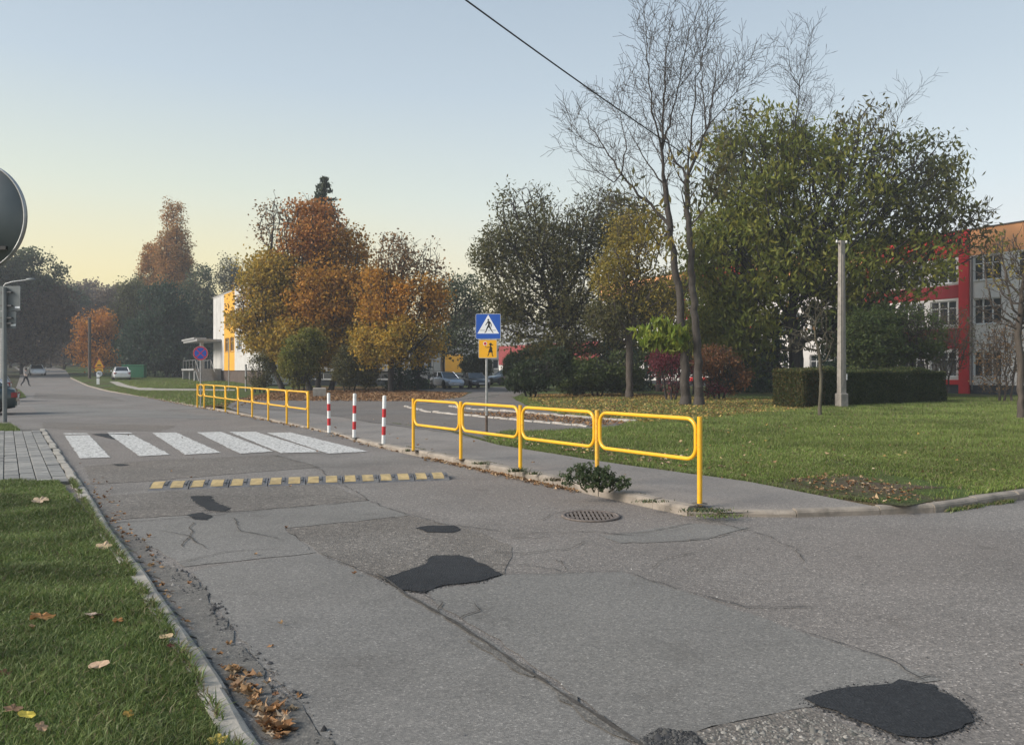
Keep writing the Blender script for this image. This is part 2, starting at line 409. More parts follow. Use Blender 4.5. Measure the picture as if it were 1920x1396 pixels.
LK = g2([(610, 1560), (480, 1396), (412, 1285), (340, 1175), (265, 1070), (200, 985), (150, 905), (85, 810)]); LK = LK[:1]+LK[1:]
LK0 = [LK[0]+(LK[0]-LK[1]).normalized()*8]+LK
kerb('kerb', LK0, .75, .135, .055, M_KERBL, 'pale low kerb edging the grass strip on the left', lambda s: .05, 1, .022)
# left side -----------------------------------------------------------
LKi = offs(LK0, .13); GL = [LKi[0]]+LKi[1:-2]+[G(150, 905, .05)+Vector((-.02, 0, 0))]
yb = GL[-1].y
LEFTG = LKi[:-2]+[Vector((LKi[-2].x, yb, 0)), Vector((-16, yb-.1, 0)), Vector((-16, LKi[0].y, 0))]
sheet('left_lawn', LEFTG, .045, M_LAWN, 'near grass strip on the left of the kerb', thick=.1)
yt = G(85, 811, .05).y; xt = G(85, 811, .05).x
STRIP = [Vector((G(84, 809).x, yt, 0)), Vector((G(60, 795, .05).x, yt+2.4, 0)), Vector((-28, yt+2.8, 0)), Vector((-28, yt, 0))]
sheet('left_verge', STRIP, .045, M_LAWN, 'small grass strip beside the brick paving', thick=.1)
ISL = g2([(-200, 738), (36, 735), (49, 748), (30, 750), (-260, 752)], .04)
sheet('grass_island', ISL, .045, M_LAWN, 'small grass patch behind the dark parked car', thick=.1)
PAV = [LKi[-2], LKi[-1], Vector((-28, yt, 0)), Vector((-28, yb, 0))]
M_BED = plain('paver_bed_sand', (.075, .07, .06), .95, scale=20)
pb = sheet('brick_paving', PAV, .022, M_BED, 'grey concrete block paving between the two grass strips')
M_PAV = []
for i, c in enumerate([(.21, .205, .19), (.18, .175, .165), (.245, .235, .215)]): M_PAV.append(plain('paver_concrete_%d' % i, c, .9, var=.2, scale=9, bmp=.4))
def pavers():
    cand = []; bw, bl = .195, .33
    u = DR; n = Vector((-DR.y, DR.x, 0))     # n points left
    o = Vector((LKi[-2].x, LKi[-2].y, 0)); L = (LKi[-1]-LKi[-2]).length
    u = (LKi[-1]-LKi[-2]).normalized(); n = Vector((-u.y, u.x, 0))
    for i in range(-14, 90):
        for j in range(int(-6/bl), int((L+8)/bl)):
            off = (i % 2)*bl/2
            c = o+n*(.02+bw*(i+.5))+u*(bl*(j+.5)+off)
            if not (yb+.04 < c.y < yt-.04) or i < 0: continue
            px = 960+c.x/c.y*F
            cand.append((0 if px > -10 else 1, c.y+abs(c.x)*.1, c))
    cand.sort(key=lambda q: (q[0], q[1]))
    mes = []
    for k in range(6):
        mb = MB(); mb.box((-bw/2+.006, -bl/2+.006, -.03), (bw/2-.006, bl/2-.006, .03), bev=.006)
        mes.append(mb.mesh('paver'))
        mes[-1].materials.append(M_PAV[k % 3])
    ang = math.atan2(u.y, u.x)-math.pi/2; rest = MB()
    for q, (f, d, c) in enumerate(cand):
        z = .024+random.gauss(0, .0025)
        if q < 300:
            ob = link('paver', random.choice(mes), None, pb, (c.x, c.y, z)); ob.rotation_euler = (random.gauss(0, .008), random.gauss(0, .008), ang+random.gauss(0, .008))
        else:
            M = Matrix.Translation((c.x, c.y, z)) @ Matrix.Rotation(ang, 4, 'Z')
            rest.box((-bw/2+.006, -bl/2+.006, -.03), (bw/2-.006, bl/2-.006, .03), M)
    if rest.v: tag(rest.obj('distant_pavers', M_PAV[0], pb), kind='stuff')
pavers()
# repairs and patches in the road --------------------------------------
def rp(name, px, mat, h, label, rag=(.012, .12)): return sheet(name, g2(px), h, mat, label, rag=rag)
rp('road_repair', [(178, 935), (600, 904), (690, 942), (480, 960), (192, 980)], M_COARSE, .004, 'coarse dark asphalt strip just before the speed bump')
rp('road_repair', [(158, 878), (300, 866), (520, 857), (600, 880), (440, 892), (280, 906), (172, 912)], M_COARSE, .004, 'coarse asphalt strip between crossing and speed bump')
rp('road_repair', [(194, 982), (480, 961), (690, 943), (768, 970), (533, 995), (590, 1040), (350, 1066), (240, 1005)], M_SLAB, .004, 'smooth cracked grey asphalt band below the speed bump')
rp('road_repair', [(535, 996), (768, 971), (905, 1003), (962, 1030), (945, 1080), (840, 1085), (712, 1090), (600, 1040)], M_COARSE, .004, 'brownish coarse asphalt behind the large tar patch')
rp('road_repair', [(592, 1041), (712, 1092), (820, 1145), (930, 1215), (1065, 1310), (1190, 1398), (1300, 1500), (700, 1500), (560, 1330), (440, 1190), (360, 1075), (420, 1062)], M_SLAB, .004, 'large smooth asphalt slab in the middle foreground')
rp('road_repair', [(945, 1082), (1165, 1076), (1300, 1118), (1500, 1188), (1760, 1276), (1520, 1328), (1240, 1385), (1195, 1392), (1070, 1300), (935, 1205), (825, 1138), (800, 1110), (900, 1100)], M_SLAB, .004, 'long grey asphalt slab right of the seam')
rp('road_repair', [(1205, 1396), (1250, 1386), (1520, 1332), (1640, 1388), (1760, 1420), (1700, 1520), (1320, 1520)], M_COARSE, .004, 'rough gravelly asphalt at the bottom edge')
rp('road_repair', [(1128, 1010), (1290, 985), (1402, 993), (1325, 1016), (1160, 1022)], M_SLAB, .004, 'small grey asphalt patch near the kerb corner')
rp('road_repair', [(60, 762), (330, 775), (420, 790), (70, 781)], M_SLAB, .004, 'darker asphalt band across the street beyond the crossing', (.03, .4))
rp('road_repair', [(80, 795), (330, 802), (300, 812), (120, 809), (84, 806)], M_COARSE, .004, 'worn band in front of the zebra crossing', (.03, .4))
rp('road_repair', [(66, 740), (200, 747), (240, 756), (62, 750)], M_COARSE, .004, 'worn dark asphalt band far down the street', (.03, .4))
def tar(px, label, **k): return rp('tar_patch', px, M_TAR, .009, label, (.010, .06))
tar([(717, 1090), (800, 1062), (806, 1047), (862, 1045), (905, 1062), (943, 1082), (900, 1095), (835, 1102), (795, 1115), (750, 1110)], 'large black tar patch in the middle of the road')
tar([(776, 995), (800, 990), (850, 990), (864, 998), (850, 1003), (800, 1002)], 'small oval black tar patch behind the large one')
tar([(1508, 1318), (1550, 1300), (1620, 1292), (1690, 1282), (1745, 1290), (1800, 1320), (1832, 1350), (1800, 1372), (1740, 1392), (1680, 1388), (1620, 1362), (1560, 1340)], 'big round black tar patch at the lower right')
tar([(358, 935), (395, 934), (402, 945), (430, 957), (425, 963), (390, 961), (366, 946)], 'narrow black tar patch below the speed bump')
tar([(350, 970), (380, 965), (402, 973), (385, 980), (360, 977)], 'small greyish tar patch under the narrow one')
tar([(1205, 1398), (1230, 1375), (1290, 1380), (1320, 1400), (1330, 1440), (1240, 1440)], 'black tar patch cut by the bottom edge')
tar([(172, 818), (190, 817), (248, 819), (236, 825), (215, 828)], 'dark tar spot between the first two crossing stripes')
tar([(210, 875), (228, 874), (240, 876), (225, 878)], 'tiny tar spot in front of the crossing')
rp('gutter_silt', [(215, 1000), (250, 1010), (300, 1060), (345, 1080), (385, 1110), (410, 1160), (470, 1230), (520, 1290), (640, 1420), (720, 1540), (620, 1540), (500, 1400), (350, 1175), (275, 1070)], M_MUD, .008, 'dark silty strip along the left kerb', (.02, .1))
def crack(px, wd=.012, label='thin dark crack in the asphalt', amp=.03, mat=None, z=.013):
    pts = g2(px); path = []
    for a, b in zip(pts, pts[1:]):
        k = max(1, int((b-a).length/.07))
        for j in range(k): q = a.lerp(b, j/k); path.append(Vector((q.x, q.y, 0)))
    path.append(pts[-1]); vs = []; off = 0
    for i, p in enumerate(path):
        t = (path[min(i+1, len(path)-1)]-path[max(0, i-1)]); t.z = 0; t.normalize(); n = Vector((-t.y, t.x, 0))
        off = off*.8+random.gauss(0, amp*.4); ww = wd*random.uniform(.25, 1.2)*(.35 if i in (0, len(path)-1) else 1)
        for s in (-1, 1): q = p+n*(off+s*ww/2); vs.append((q.x, q.y, z))
    mb = MB().add(vs, [(2*i, 2*i+1, 2*i+3, 2*i+2) for i in range(len(path)-1)])
    tag(mb.obj('road_crack', mat or M_CRACK), label, None, None, 'structure')
crack([(705, 1080), (755, 1118), (830, 1160), (900, 1205), (985, 1262), (1060, 1312), (1130, 1355), (1205, 1400), (1300, 1470)], .028, 'long open seam running diagonally through the foreground', .012)
crack([(880, 1205), (930, 1230), (1000, 1275)], .09, 'tar filled seam beside the long joint', .008, M_MUD, .011)
crack([(1050, 1305), (1130, 1365), (1190, 1396)], .09, 'lower tar filled seam beside the long joint', .008, M_MUD, .011)
for q in [[(940, 1082), (1020, 1081), (1095, 1075), (1165, 1077)], [(1165, 1077), (1240, 1100), (1340, 1125), (1400, 1140), (1540, 1143)], [(1060, 1060), (1040, 1052), (1058, 1075)],
          [(1500, 1190), (1640, 1235), (1735, 1283)], [(1720, 1283), (1745, 1275), (1790, 1270)], [(1150, 1008), (1220, 1000), (1300, 985)], [(1285, 1018), (1340, 1012), (1400, 994)],
          [(945, 1006), (1020, 1003), (1120, 1001), (1190, 1010)], [(955, 1012), (1000, 1013), (1035, 1009)], [(1010, 980), (1030, 968), (1070, 962), (1110, 960)], [(920, 1040), (980, 1045), (1060, 1035), (1100, 1020)],
          [(330, 1062), (420, 1040), (500, 1035), (530, 1030)], [(300, 1000), (350, 1010), (380, 1035)], [(205, 985), (330, 976), (470, 962), (640, 948)], [(350, 985), (362, 1003), (340, 1030)], [(430, 975), (455, 1000), (520, 1015)],
          [(185, 930), (280, 922), (330, 920)], [(690, 945), (760, 966), (830, 985), (935, 1000)], [(1345, 985), (1430, 1005), (1500, 1035), (1505, 1060)], [(1225, 1070), (1250, 1050), (1310, 1040)],
          [(790, 1118), (830, 1135), (815, 1160)], [(860, 1165), (900, 1150), (890, 1135)], [(1800, 1300), (1830, 1320)], [(870, 1070), (930, 1062), (985, 1064), (1050, 1078)], [(770, 905), (845, 902), (900, 903)],
          [(600, 1042), (660, 1068), (712, 1092)], [(160, 880), (300, 866), (520, 857)], [(520, 857), (590, 880), (690, 943)]]:
    crack(q, .011 if max(p[1] for p in q) > 1040 else .014, amp=.035)
# zebra crossing ------------------------------------------------------
m, nt, b = bsdf('road_paint_white')
c = ramp(nt, tex(nt, scale=30, detail=8, rough=.75), [(.3, (.36, .35, .33)), (.55, (.62, .61, .58))])
nt.links.new(c, b.inputs['Base Color']); b.inputs['Roughness'].default_value = .8
wear = ramp(nt, tex(nt, scale=16, detail=10, rough=.8), [(.40, (.05, .05, .05)), (.50, (.95, .95, .95))])
tr = N(nt, 'ShaderNodeBsdfTransparent'); mx = N(nt, 'ShaderNodeMixShader'); nt.links.new(wear, mx.inputs[0])
nt.links.new(tr.outputs[0], mx.inputs[1]); nt.links.new(b.outputs[0], mx.inputs[2]); nt.links.new(mx.outputs[0], nt.nodes['Material Output'].inputs[0]); M_PAINT = m
zb = empty('zebra_crossing', (0, 0, 0), 0, 'white zebra crossing painted across the street', None, None, 'structure')
for q in [[(121, 821), (167, 820), (207, 862), (150, 864)], [(203, 818), (250, 820), (319, 857), (262, 860)], [(285, 816), (330, 815), (414, 853), (347, 857)],
          [(370, 815), (415, 814), (512, 851), (450, 855)], [(430, 814), (480, 814), (602, 852), (527, 854)], [(500, 816), (545, 815), (690, 851), (615, 855)]]:
    o = sheet('stripe', g2(q), .0125, M_PAINT, kind=None, rag=(.008, .1)); o.parent = zb
for q in [[(118, 816.5), (162, 816.5), (166, 818.2), (122, 818.8)], [(200, 815), (243, 815), (249, 817.5), (204, 816.8)]]:
    o = sheet('stripe', g2(q), .0125, M_PAINT, kind=None, rag=(.006, .1)); o.parent = zb
# lines of broken pale kerb round the driveway paths
M_KW = plain('old_white_kerb', (.34, .31, .275), .9, var=.35, scale=6, dirt=(.2, .17, .13), bmp=.4)
kerb('path_kerb', g2([(757, 766), (797, 776), (860, 782), (926, 788), (1002, 795), (1100, 804)], .114), .45, .10, .16, M_KW, 'broken whitish kerb edging the path behind the railing', lambda s: .165, 1, .035, 0)
kerb('path_kerb', g2([(841, 766), (876, 771), (971, 777), (1065, 785), (1190, 795)], .114), .45, .10, .16, M_KW, 'second whitish kerb among fallen leaves', lambda s: .17, 1, .035, 0)
kerb('path_kerb', g2([(775, 763), (850, 755), (935, 744)], .114), 1, .1, .14, M_KERBL, 'thin kerb line running up to the parked cars', lambda s: .15, 1, .01, 0)
kerb('path_kerb', g2([(865, 757), (935, 746)], .114), 1, .1, .14, M_KERBL, 'short kerb line across the driveway', lambda s: .14, 1, .01, 0)
sheet('path', g2([(205, 719), (232, 719.5), (290, 732), (440, 734), (440, 736.5), (262, 736), (225, 728)], .1), .106, M_KERBL, 'narrow concrete path crossing the far lawn', thick=0)
# ------------------------------------------------------------------ drain grate
def drain():
    c = G(1108, 972); root = empty('manhole_cover', (c.x, c.y, .001), 0, 'rusty round iron drain cover set in the road', 'manhole cover')
    mi = plain('rusty_iron', (.15, .125, .11), .8, .1, var=.35, scale=18, bmp=.4)
    MB().lathe([(.0, .004), (.29, .004)], 32).obj('base', M_CRACK, root)
    MB().lathe([(.28, .0), (.28, .017), (.325, .017), (.325, 0)], 40).obj('rim', mi, root)
    for i in range(12):
        x = -.255+i*.0464; h = math.sqrt(max(0, .275**2-x*x)); MB().box((x-.012, -h, 0), (x+.012, h, .015)).obj('bar', mi, root)
    for y in (-.1, .1): MB().box((-.255, y-.012, 0), (.255, y+.012, .0155)).obj('cross_bar', mi, root)
drain()
# ------------------------------------------------------------------ speed bump
def bumpf():
    a = G(284, 918); b = G(838, 899); d = (b-a); L = d.length; root = empty('speed_bump', (a.x, a.y, .001), math.atan2(d.y, d.x), 'yellow and grey rubber speed bump across the road', 'speed bump')
    mk = plain('bump_rubber', (.115, .115, .12), .75, var=.35, scale=9, dirt=(.2, .19, .17), bmp=.3); my = plain('bump_yellow', (.42, .31, .145), .75, var=.3, scale=9, dirt=(.20, .17, .12), bmp=.3)
    n = 8; W = .55; H = .076; l = L/n
    def arc(x0, x1, off, w0, w1, mb, seg=10, thick=True):
        vs = []
        for x in (x0, x1):
            for k in range(seg+1):
                t = w0+(w1-w0)*k/seg; y = (t-.5)*W; z = H*(math.sin(math.pi*t)**.75)+off
                vs.append((x, y, z))
        fs = [(k, k+1, seg+2+k, seg+1+k) for k in range(seg)]
        if thick: fs += [tuple(range(seg+1)), tuple(range(seg+1, 2*seg+2))]
        mb.add(vs, fs, False)
    for i in range(n):
        mb = MB(); arc(i*l+.006, (i+1)*l-.006, 0, .0, 1.0, mb)
        o = mb.obj('rubber_segment', mk, root)
        for j in range(2):
            x = i*l+l*(.04+.5*j); mb = MB(); arc(x, x+l*.31, .003, .06, .94, mb, 10, False); mb.obj('yellow_marking', my, o)
        for xx in (i*l+.015, i*l+l*.9, i*l+l*.42): mb = MB(); arc(xx, xx+.012, .006, .1, .9, mb); mb.obj('rib', mk, o)
        for xx in (i*l+l*.40, i*l+l*.9): MB().box((xx-.012, -W*.33, H*.7), (xx+.012, -W*.27, H*.86)).obj('bolt_head', plain('steel_dark', (.12, .12, .12), .5, .6), o)
bumpf()
# ================================================================== STREET FURNITURE
M_YEL = plain('rail_paint_yellow', (.80, .43, .012), .38, var=.07, scale=5, dirt=(.62, .32, .03), coat=.15)
M_YEL2 = plain('rail_paint_worn', (.72, .40, .04), .55, var=.2, scale=25, dirt=(.12, .07, .03))
M_GALV = plain('galvanised_steel', (.34, .345, .34), .45, .7, var=.2, scale=14)
M_STEELD = plain('steel_dark', (.12, .12, .12), .5, .6)
M_BACK = plain('sign_back_grey', (.14, .155, .155), .55, .3, var=.15, scale=3)
M_WHITE = plain('paint_white', (.78, .78, .76), .45, var=.05, scale=9, dirt=(.5, .48, .44))
M_RED = plain('paint_red', (.50, .02, .025), .45, var=.12, scale=9)
def chipped():
    nt = M_YEL.node_tree; b = nt.nodes['Principled BSDF']; src = b.inputs['Base Color'].links[0].from_socket
    f = ramp(nt, tex(nt, scale=38, detail=6, rough=.6), [(.66, (0, 0, 0)), (.70, (1, 1, 1))]); nt.links.new(mix(nt, src, (.10, .05, .025), f), b.inputs['Base Color'])
chipped()
def rrect(x0, x1, z0, z1, r, n=7):
    pts = []
    for cx, cz, a in ((x1-r, z1-r, 0), (x0+r, z1-r, 90), (x0+r, z0+r, 180), (x1-r, z0+r, 270)):
        for k in range(n+1): t = R(a+90*k/n); pts.append(Vector((cx+r*math.cos(t), 0, cz+r*math.sin(t))))
    return pts
def railing(bases, label, group, H=.98, lo=.49, r=.024, rp_=.029, worn=None, last_lean=False):
    p0 = bases[0]; root = empty('safety_railing', p0, 0, label, 'railing', group)
    loc = [p-p0 for p in bases]
    for i, p in enumerate(loc):
        mb = MB(); mb.tube([p+Vector((0, 0, -.02)), p+Vector((0, 0, H))], rp_, 14)
        mb.obj('post', M_YEL2 if worn == i else M_YEL, root)
        MB().lathe([(.0, .004), (.085, .003), (.09, 0)], 14, c=p+Vector((0, 0, .002))).obj('footing', M_MUD, root)
    for i in range(len(loc)-1):
        a, b = loc[i], loc[i+1]; d = b-a; L = Vector((d.x, d.y, 0)).length; u = Vector((d.x, d.y, 0)).normalized(); sl = d.z/L
        g = rp_+r+.004
        pts = [a+u*q.x+Vector((0, 0, q.z+sl*q.x)) for q in rrect(g, L-g, lo, H-.03, .13)]
        MB().tube(pts, r, 12, closed=True).obj('hoop', M_YEL, root)
        for s in (g-.022, L-g+.022):
            for z in (H-.2, lo+.17):
                MB().tube([a+u*(s-.012)+Vector((0, 0, z)), a+u*(s+.012)+Vector((0, 0, z))], .012, 8).obj('bolt', M_STEELD, root)
    return root
nb = [G(x, y, .112) for x, y in ((775, 848), (1312, 948))]
near = [nb[0].lerp(nb[1], k/4) for k in range(5)]
railing(near, 'near yellow tubular railing of four hoops on the footway edge', 'yellow railings along the footway', worn=3)
fa = G(578, 806, .1); fb = G(383, 768, .1)
far = [fa.lerp(fb, k/7) for k in range(8)]+[G(370, 767.4, .1)]
railing(far, 'far yellow tubular railing of eight hoops beyond the crossing', 'yellow railings along the footway')
def bollard(px, py, h, label, lean):
    p = G(px, py, .08); root = empty('bollard', p, 0, label, 'bollard', 'red and white bollards at the crossing'); root.rotation_euler = (lean[0], lean[1], 0)
    zs = [0, .19, .37, .56, .74, 1.0]; r = .04
    for i in range(5):
        MB().tube([(0, 0, zs[i]*h-(.03 if i == 0 else 0)), (0, 0, zs[i+1]*h)], r+(.0008 if i % 2 else 0), 16, cap=(i in (0, 4))).obj('red_band' if i % 2 else 'white_band', M_RED if i % 2 else M_WHITE, root)
    MB().lathe([(r, 0), (r*.7, .012), (0, .016)], 16, c=(0, 0, h)).obj('cap', M_WHITE, root)
    MB().lathe([(0, .006), (.11, .004), (.12, 0)], 14, c=(0, 0, .0)).obj('footing', M_MUD, root)
bollard(617, 815, .97, 'striped bollard nearest the far railing', (0, R(-.6)))
bollard(664, 824, 1.0, 'middle striped bollard of the row of three', (R(1), R(1)))
bollard(719, 836, 1.0, 'striped bollard nearest the near railing', (0, R(1.2)))
# ------------------------------------------------------------------ signs
def circle(r, n=40, cx=0, cz=0): return [(cx+r*math.cos(2*math.pi*k/n), cz+r*math.sin(2*math.pi*k/n)) for k in range(n)]
def rsq(wd, h, r, cx=0, cz=0): return [(p.x, p.z) for p in rrect(cx-wd/2, cx+wd/2, cz-h/2, cz+h/2, r, 4)]
def plate(name, poly, y, t, mat, root, M=None): return MB().prism(poly, y-t, y, M).obj(name, mat, root)
def flat(name, r, g, b, ro=.35): return plain(name, (r, g, b), ro, var=.05, scale=4)
S_BLUE = flat('sign_blue', .012, .085, .40); S_WHITE = flat('sign_white', .78, .79, .80); S_BLK = flat('sign_black', .012, .012, .012); S_YEL = flat('sign_yellow', .80, .40, .015)
S_RED = flat('sign_red', .50, .02, .03); S_EDGE = plain('sign_edge', (.45, .47, .5), .4, .5)
def limb(a, b, r0, r1):
    a = Vector((a[0], a[1])); b = Vector((b[0], b[1])); d = (b-a).normalized(); n = Vector((-d.y, d.x))
    return [tuple(a+n*r0), tuple(a-n*r0), tuple(b-n*r1), tuple(b+n*r1)]
def crossing_sign():
    p = G(912, 815, .1); root = empty('crossing_sign', p, R(-4), 'blue pedestrian crossing sign above a yellow plate on a steel pole', 'road sign')
    top = HC-p.z+(700-592)/F*p.y; s = .62; cz = top-s/2; cz = .0+cz
    MB().tube([(0, .035, -.05), (0, .035, top-.02)], .03, 14).obj('pole', M_GALV, root)
    x0 = .045
    o = plate('blue_plate', rsq(s, s, .035, x0, cz), 0, .012, S_EDGE, root)
    def face(poly, k, mat, name='marking'): MB().prism(poly, -.0125-.0012*k-.0008, -.0125-.0012*k+.0004).obj(name, mat, o)
    face(rsq(s-.024, s-.024, .03, x0, cz), 0, S_BLUE)
    face([(x0-.265, cz-.175), (x0+.265, cz-.175), (x0, cz+.285)], 1, S_WHITE)
    fig = MB()
    def fg(poly): fig.prism(poly, -.0125-.0034, -.0125-.0018)
    q = lambda x, z: (x0+.01+x, cz-.03+z)
    fg(circle(.022, 14, *q(-.008, .19)))
    fg([q(-.022, .16), q(.014, .165), q(.035, .10), q(.02, .035), q(-.018, .035), q(-.012, .1)])
    fg(limb(q(-.012, .15), q(-.055, .085), .013, .010)); fg(limb(q(-.055, .085), q(-.08, .06), .010, .007))
    fg(limb(q(.015, .15), q(.062, .09), .014, .010)); fg(limb(q(.062, .09), q(.068, .02), .010, .008))
    fg(limb(q(-.004, .045), q(-.045, -.035), .022, .014)); fg(limb(q(-.045, -.035), q(-.075, -.115), .014, .009)); fg(limb(q(-.07, -.112), q(-.105, -.118), .010, .006))
    fg(limb(q(.008, .045), q(.05, -.03), .022, .015)); fg(limb(q(.05, -.03), q(.095, -.105), .014, .009)); fg(limb(q(.09, -.108), q(.12, -.128), .010, .006))
    tag(fig.obj('walking_figure', S_BLK, o), 'black walking figure')
    for a, b_ in ((-.20, -.085), (-.02, .055), (.10, .19)): face([(x0+a, cz-.10), (x0+b_, cz-.102), (x0+b_, cz-.092), (x0+a, cz-.09)], 2, S_BLK, 'dash')
    s2 = .455; c2 = cz-s/2-.012-s2/2; x2 = .035
    o2 = plate('yellow_plate', rsq(s2, s2, .03, x2, c2), 0, .012, S_EDGE, root)
    def f2(poly, k, mat, name='marking'): MB().prism(poly, -.0125-.0012*k-.0008, -.0125-.0012*k+.0004).obj(name, mat, o2)
    f2(rsq(s2-.02, s2-.02, .025, x2, c2), 0, S_YEL)
    q = lambda x, z: (x2+x, c2+z)
    f2(circle(.048, 20, *q(-.065, .13)), 1, S_WHITE); f2(circle(.036, 20, *q(-.065, .13)), 2, S_RED)
    fig = MB()
    def fg(poly): fig.prism(poly, -.0125-.0034, -.0125-.0018)
    fg(circle(.033, 14, *q(.068, .115))); fg([q(.09, .12), q(.135, .10), q(.128, .085), q(.085, .10)]); fg([q(.055, .085), q(.08, .085), q(.085, .05), q(.125, -.085), q(.01, -.085), q(.055, .05)])
    fg(limb(q(.06, .045), q(-.035, .035), .010, .007)); fg(limb(q(-.045, .03), q(-.06, .09), .004, .004)); fg(limb(q(.035, -.085), q(-.0, -.175), .010, .007)); fg(limb(q(.10, -.085), q(.118, -.175), .010, .007)); fg(limb(q(.118, -.170), q(.14, -.175), .007, .005))
    fg(limb(q(.08, .05), q(.115, .0), .009, .006))
    tag(fig.obj('girl_figure', S_BLK, o2), 'black figure of a girl')
    for z in (cz+.18, cz-.18, c2+.1): MB().tube([(-.05, .03, z), (.06, .03, z)], .012, 6).obj('clamp', M_STEELD, root)
    MB().tube([(0, .035, 0), (0, .035, .42)], .032, 14).obj('rusty_sleeve', plain('pole_rusty', (.10, .07, .05), .8, .3, var=.4, scale=20), root)
crossing_sign()
def no_stopping():
    p = G(376, 765, .1); root = empty('no_stopping_sign', p, R(12), 'round blue and red no stopping sign behind the far railing', 'road sign')
    zc = HC-p.z+(700-666)/F*p.y
    MB().tube([(0, .03, -.05), (0, .03, zc+.2)], .03, 12).obj('pole', M_GALV, root)
    o = plate('disc', circle(.31, 40, 0, zc), 0, .012, S_EDGE, root)
    def f(poly, k, mat, name='marking'): MB().prism(poly, -.0125-.0012*k-.0008, -.0125-.0012*k+.0004).obj(name, mat, o)
    f(circle(.30, 40, 0, zc), 0, S_RED); f(circle(.245, 40, 0, zc), 1, S_BLUE)
    for a in (45, 135):
        dx, dz = math.cos(R(a))*.25, math.sin(R(a))*.25
        f(limb((-dx, zc-dz), (dx, zc+dz), .018, .018), 2 if a == 45 else 3, S_RED, 'cross_bar')
no_stopping()
def warning_sign():
    p = GX(186, 78, .1); root = empty('warning_sign', p, R(20), 'yellow triangular bump warning sign over a white 30 disc', 'road sign')
    k = p.y/F; zc = lambda y: HC-p.z+(700-y)*k
    MB().tube([(0, .04, -.05), (0, .04, zc(680))], .035, 10).obj('pole', M_STEELD, root)
    a = zc(693); b_ = zc(674); tri = [(-.52, a), (.52, a), (0, b_)]
    o = plate('triangle', tri, 0, .02, S_RED, root); cz = (2*a+b_)/3
    MB().prism([(x*.84, cz+(z-cz)*.84) for x, z in tri], -.023, -.0195).obj('marking', S_YEL, o)
    MB().prism([(-.2, a+.17), (.2, a+.17), (.13, a+.3), (-.13, a+.3)], -.0265, -.0225).obj('hump_symbol', S_BLK, o)
    o = plate('small_plate', rsq(.7, .36, .03, 0, zc(697)), 0, .02, S_YEL, root)
    MB().prism(rsq(.5, .06, .01, 0, zc(697)), -.024, -.0195).obj('marking', S_BLK, o)
    z = zc(704); o = plate('disc', circle(.33, 28, 0, z-.02), 0, .02, S_BLK, root)
    MB().prism(circle(.29, 28, 0, z-.02), -.023, -.0195).obj('marking', S_WHITE, o)
    z -= .02
    for cx, arcs in ((-.12, [(.06, -120, 90), (-.06, -90, 120)]), ):
        for dz, a0, a1 in arcs: MB().tube([(cx+.065*math.cos(R(t)), -.03, z+dz*1.05+.065*math.sin(R(t))) for t in np.linspace(a0, a1, 9)], .02, 5).obj('digit_stroke', S_BLK, o)
    MB().tube([(.1+.07*math.cos(t), -.03, z+.12*math.sin(t)) for t in np.linspace(0, 2*math.pi, 14)[:-1]], .02, 5, closed=True).obj('digit_zero', S_BLK, o)
warning_sign()
def marker():
    p = GX(184, 77, .1); r_ = empty('marker_post', p, R(10), 'white marker post just below the 30 sign', 'marker post')
    MB().box((-.13, -.06, 0), (.13, .06, .95), bev=.05).obj('post', M_WHITE, r_); MB().box((-.135, -.065, .62), (.135, .065, .7)).obj('black_band', S_BLK, r_)
marker()
def round_back():
    Y = 4.15; cx = (-54-960)/F*Y; cz = HC+(700-410)/F*Y
    root = empty('round_sign', (cx, Y, .05), R(-6), 'grey back of a large round road sign at the left edge', 'road sign'); z = cz-.05
    r = .30
    MB().lathe([(0, .0), (r-.012, .0), (r-.004, -.012), (r, -.012), (r, .006), (0, .006)], 64, M=Matrix.Rotation(R(90), 4, 'X')).obj('disc', M_BACK, root, (0, .02, z))
    MB().lathe([(r-.006, -.014), (r+.002, -.014), (r+.002, .008), (r-.006, .008), (r-.006, -.014)], 64, M=Matrix.Rotation(R(90), 4, 'X')).obj('rim', M_GALV, root, (0, .02, z))
    MB().tube([(0, -.04, -.05), (0, -.04, z+.1)], .03, 16).obj('pole', M_GALV, root)
    MB().box((-.15, -.018, z-.185), (.215, -.001, z-.165)).obj('bracket_strip', S_BLK, root)
round_back()
def square_back():
    p = G(11, 793, .03); Y = p.y; root = empty('rectangular_sign', p, R(-3), 'two stacked rectangular sign backs on a grey pole beside the dark car', 'road sign')
    z = lambda y: HC-p.z+(700-y)/F*Y
    MB().tube([(0, -.05, -.05), (0, -.05, z(543))], .065, 14).obj('pole', M_BACK, root)
    k = Y/F
    for nm, xa, xb, ya, yb_ in (('upper_plate', -44, 31, 540, 586), ('lower_plate', -38, 23, 588, 619)):
        o = plate(nm, [((xa-4)*k, z(yb_)), ((xb-4)*k, z(yb_)), ((xb-4)*k, z(ya)), ((xa-4)*k, z(ya))], .045, .025, M_BACK, root)
        for zz in (z(ya)-.2, z(yb_)+.15):
            MB().box((-.16, -.07, zz-.02), (.22, .02, zz+.02)).obj('clamp', M_STEELD, o)
        MB().box((xb*k-.24, .013, z(yb_)+.07), (xb*k-.08, .019, z(yb_)+.13)).obj('sticker', S_WHITE, o)
square_back()
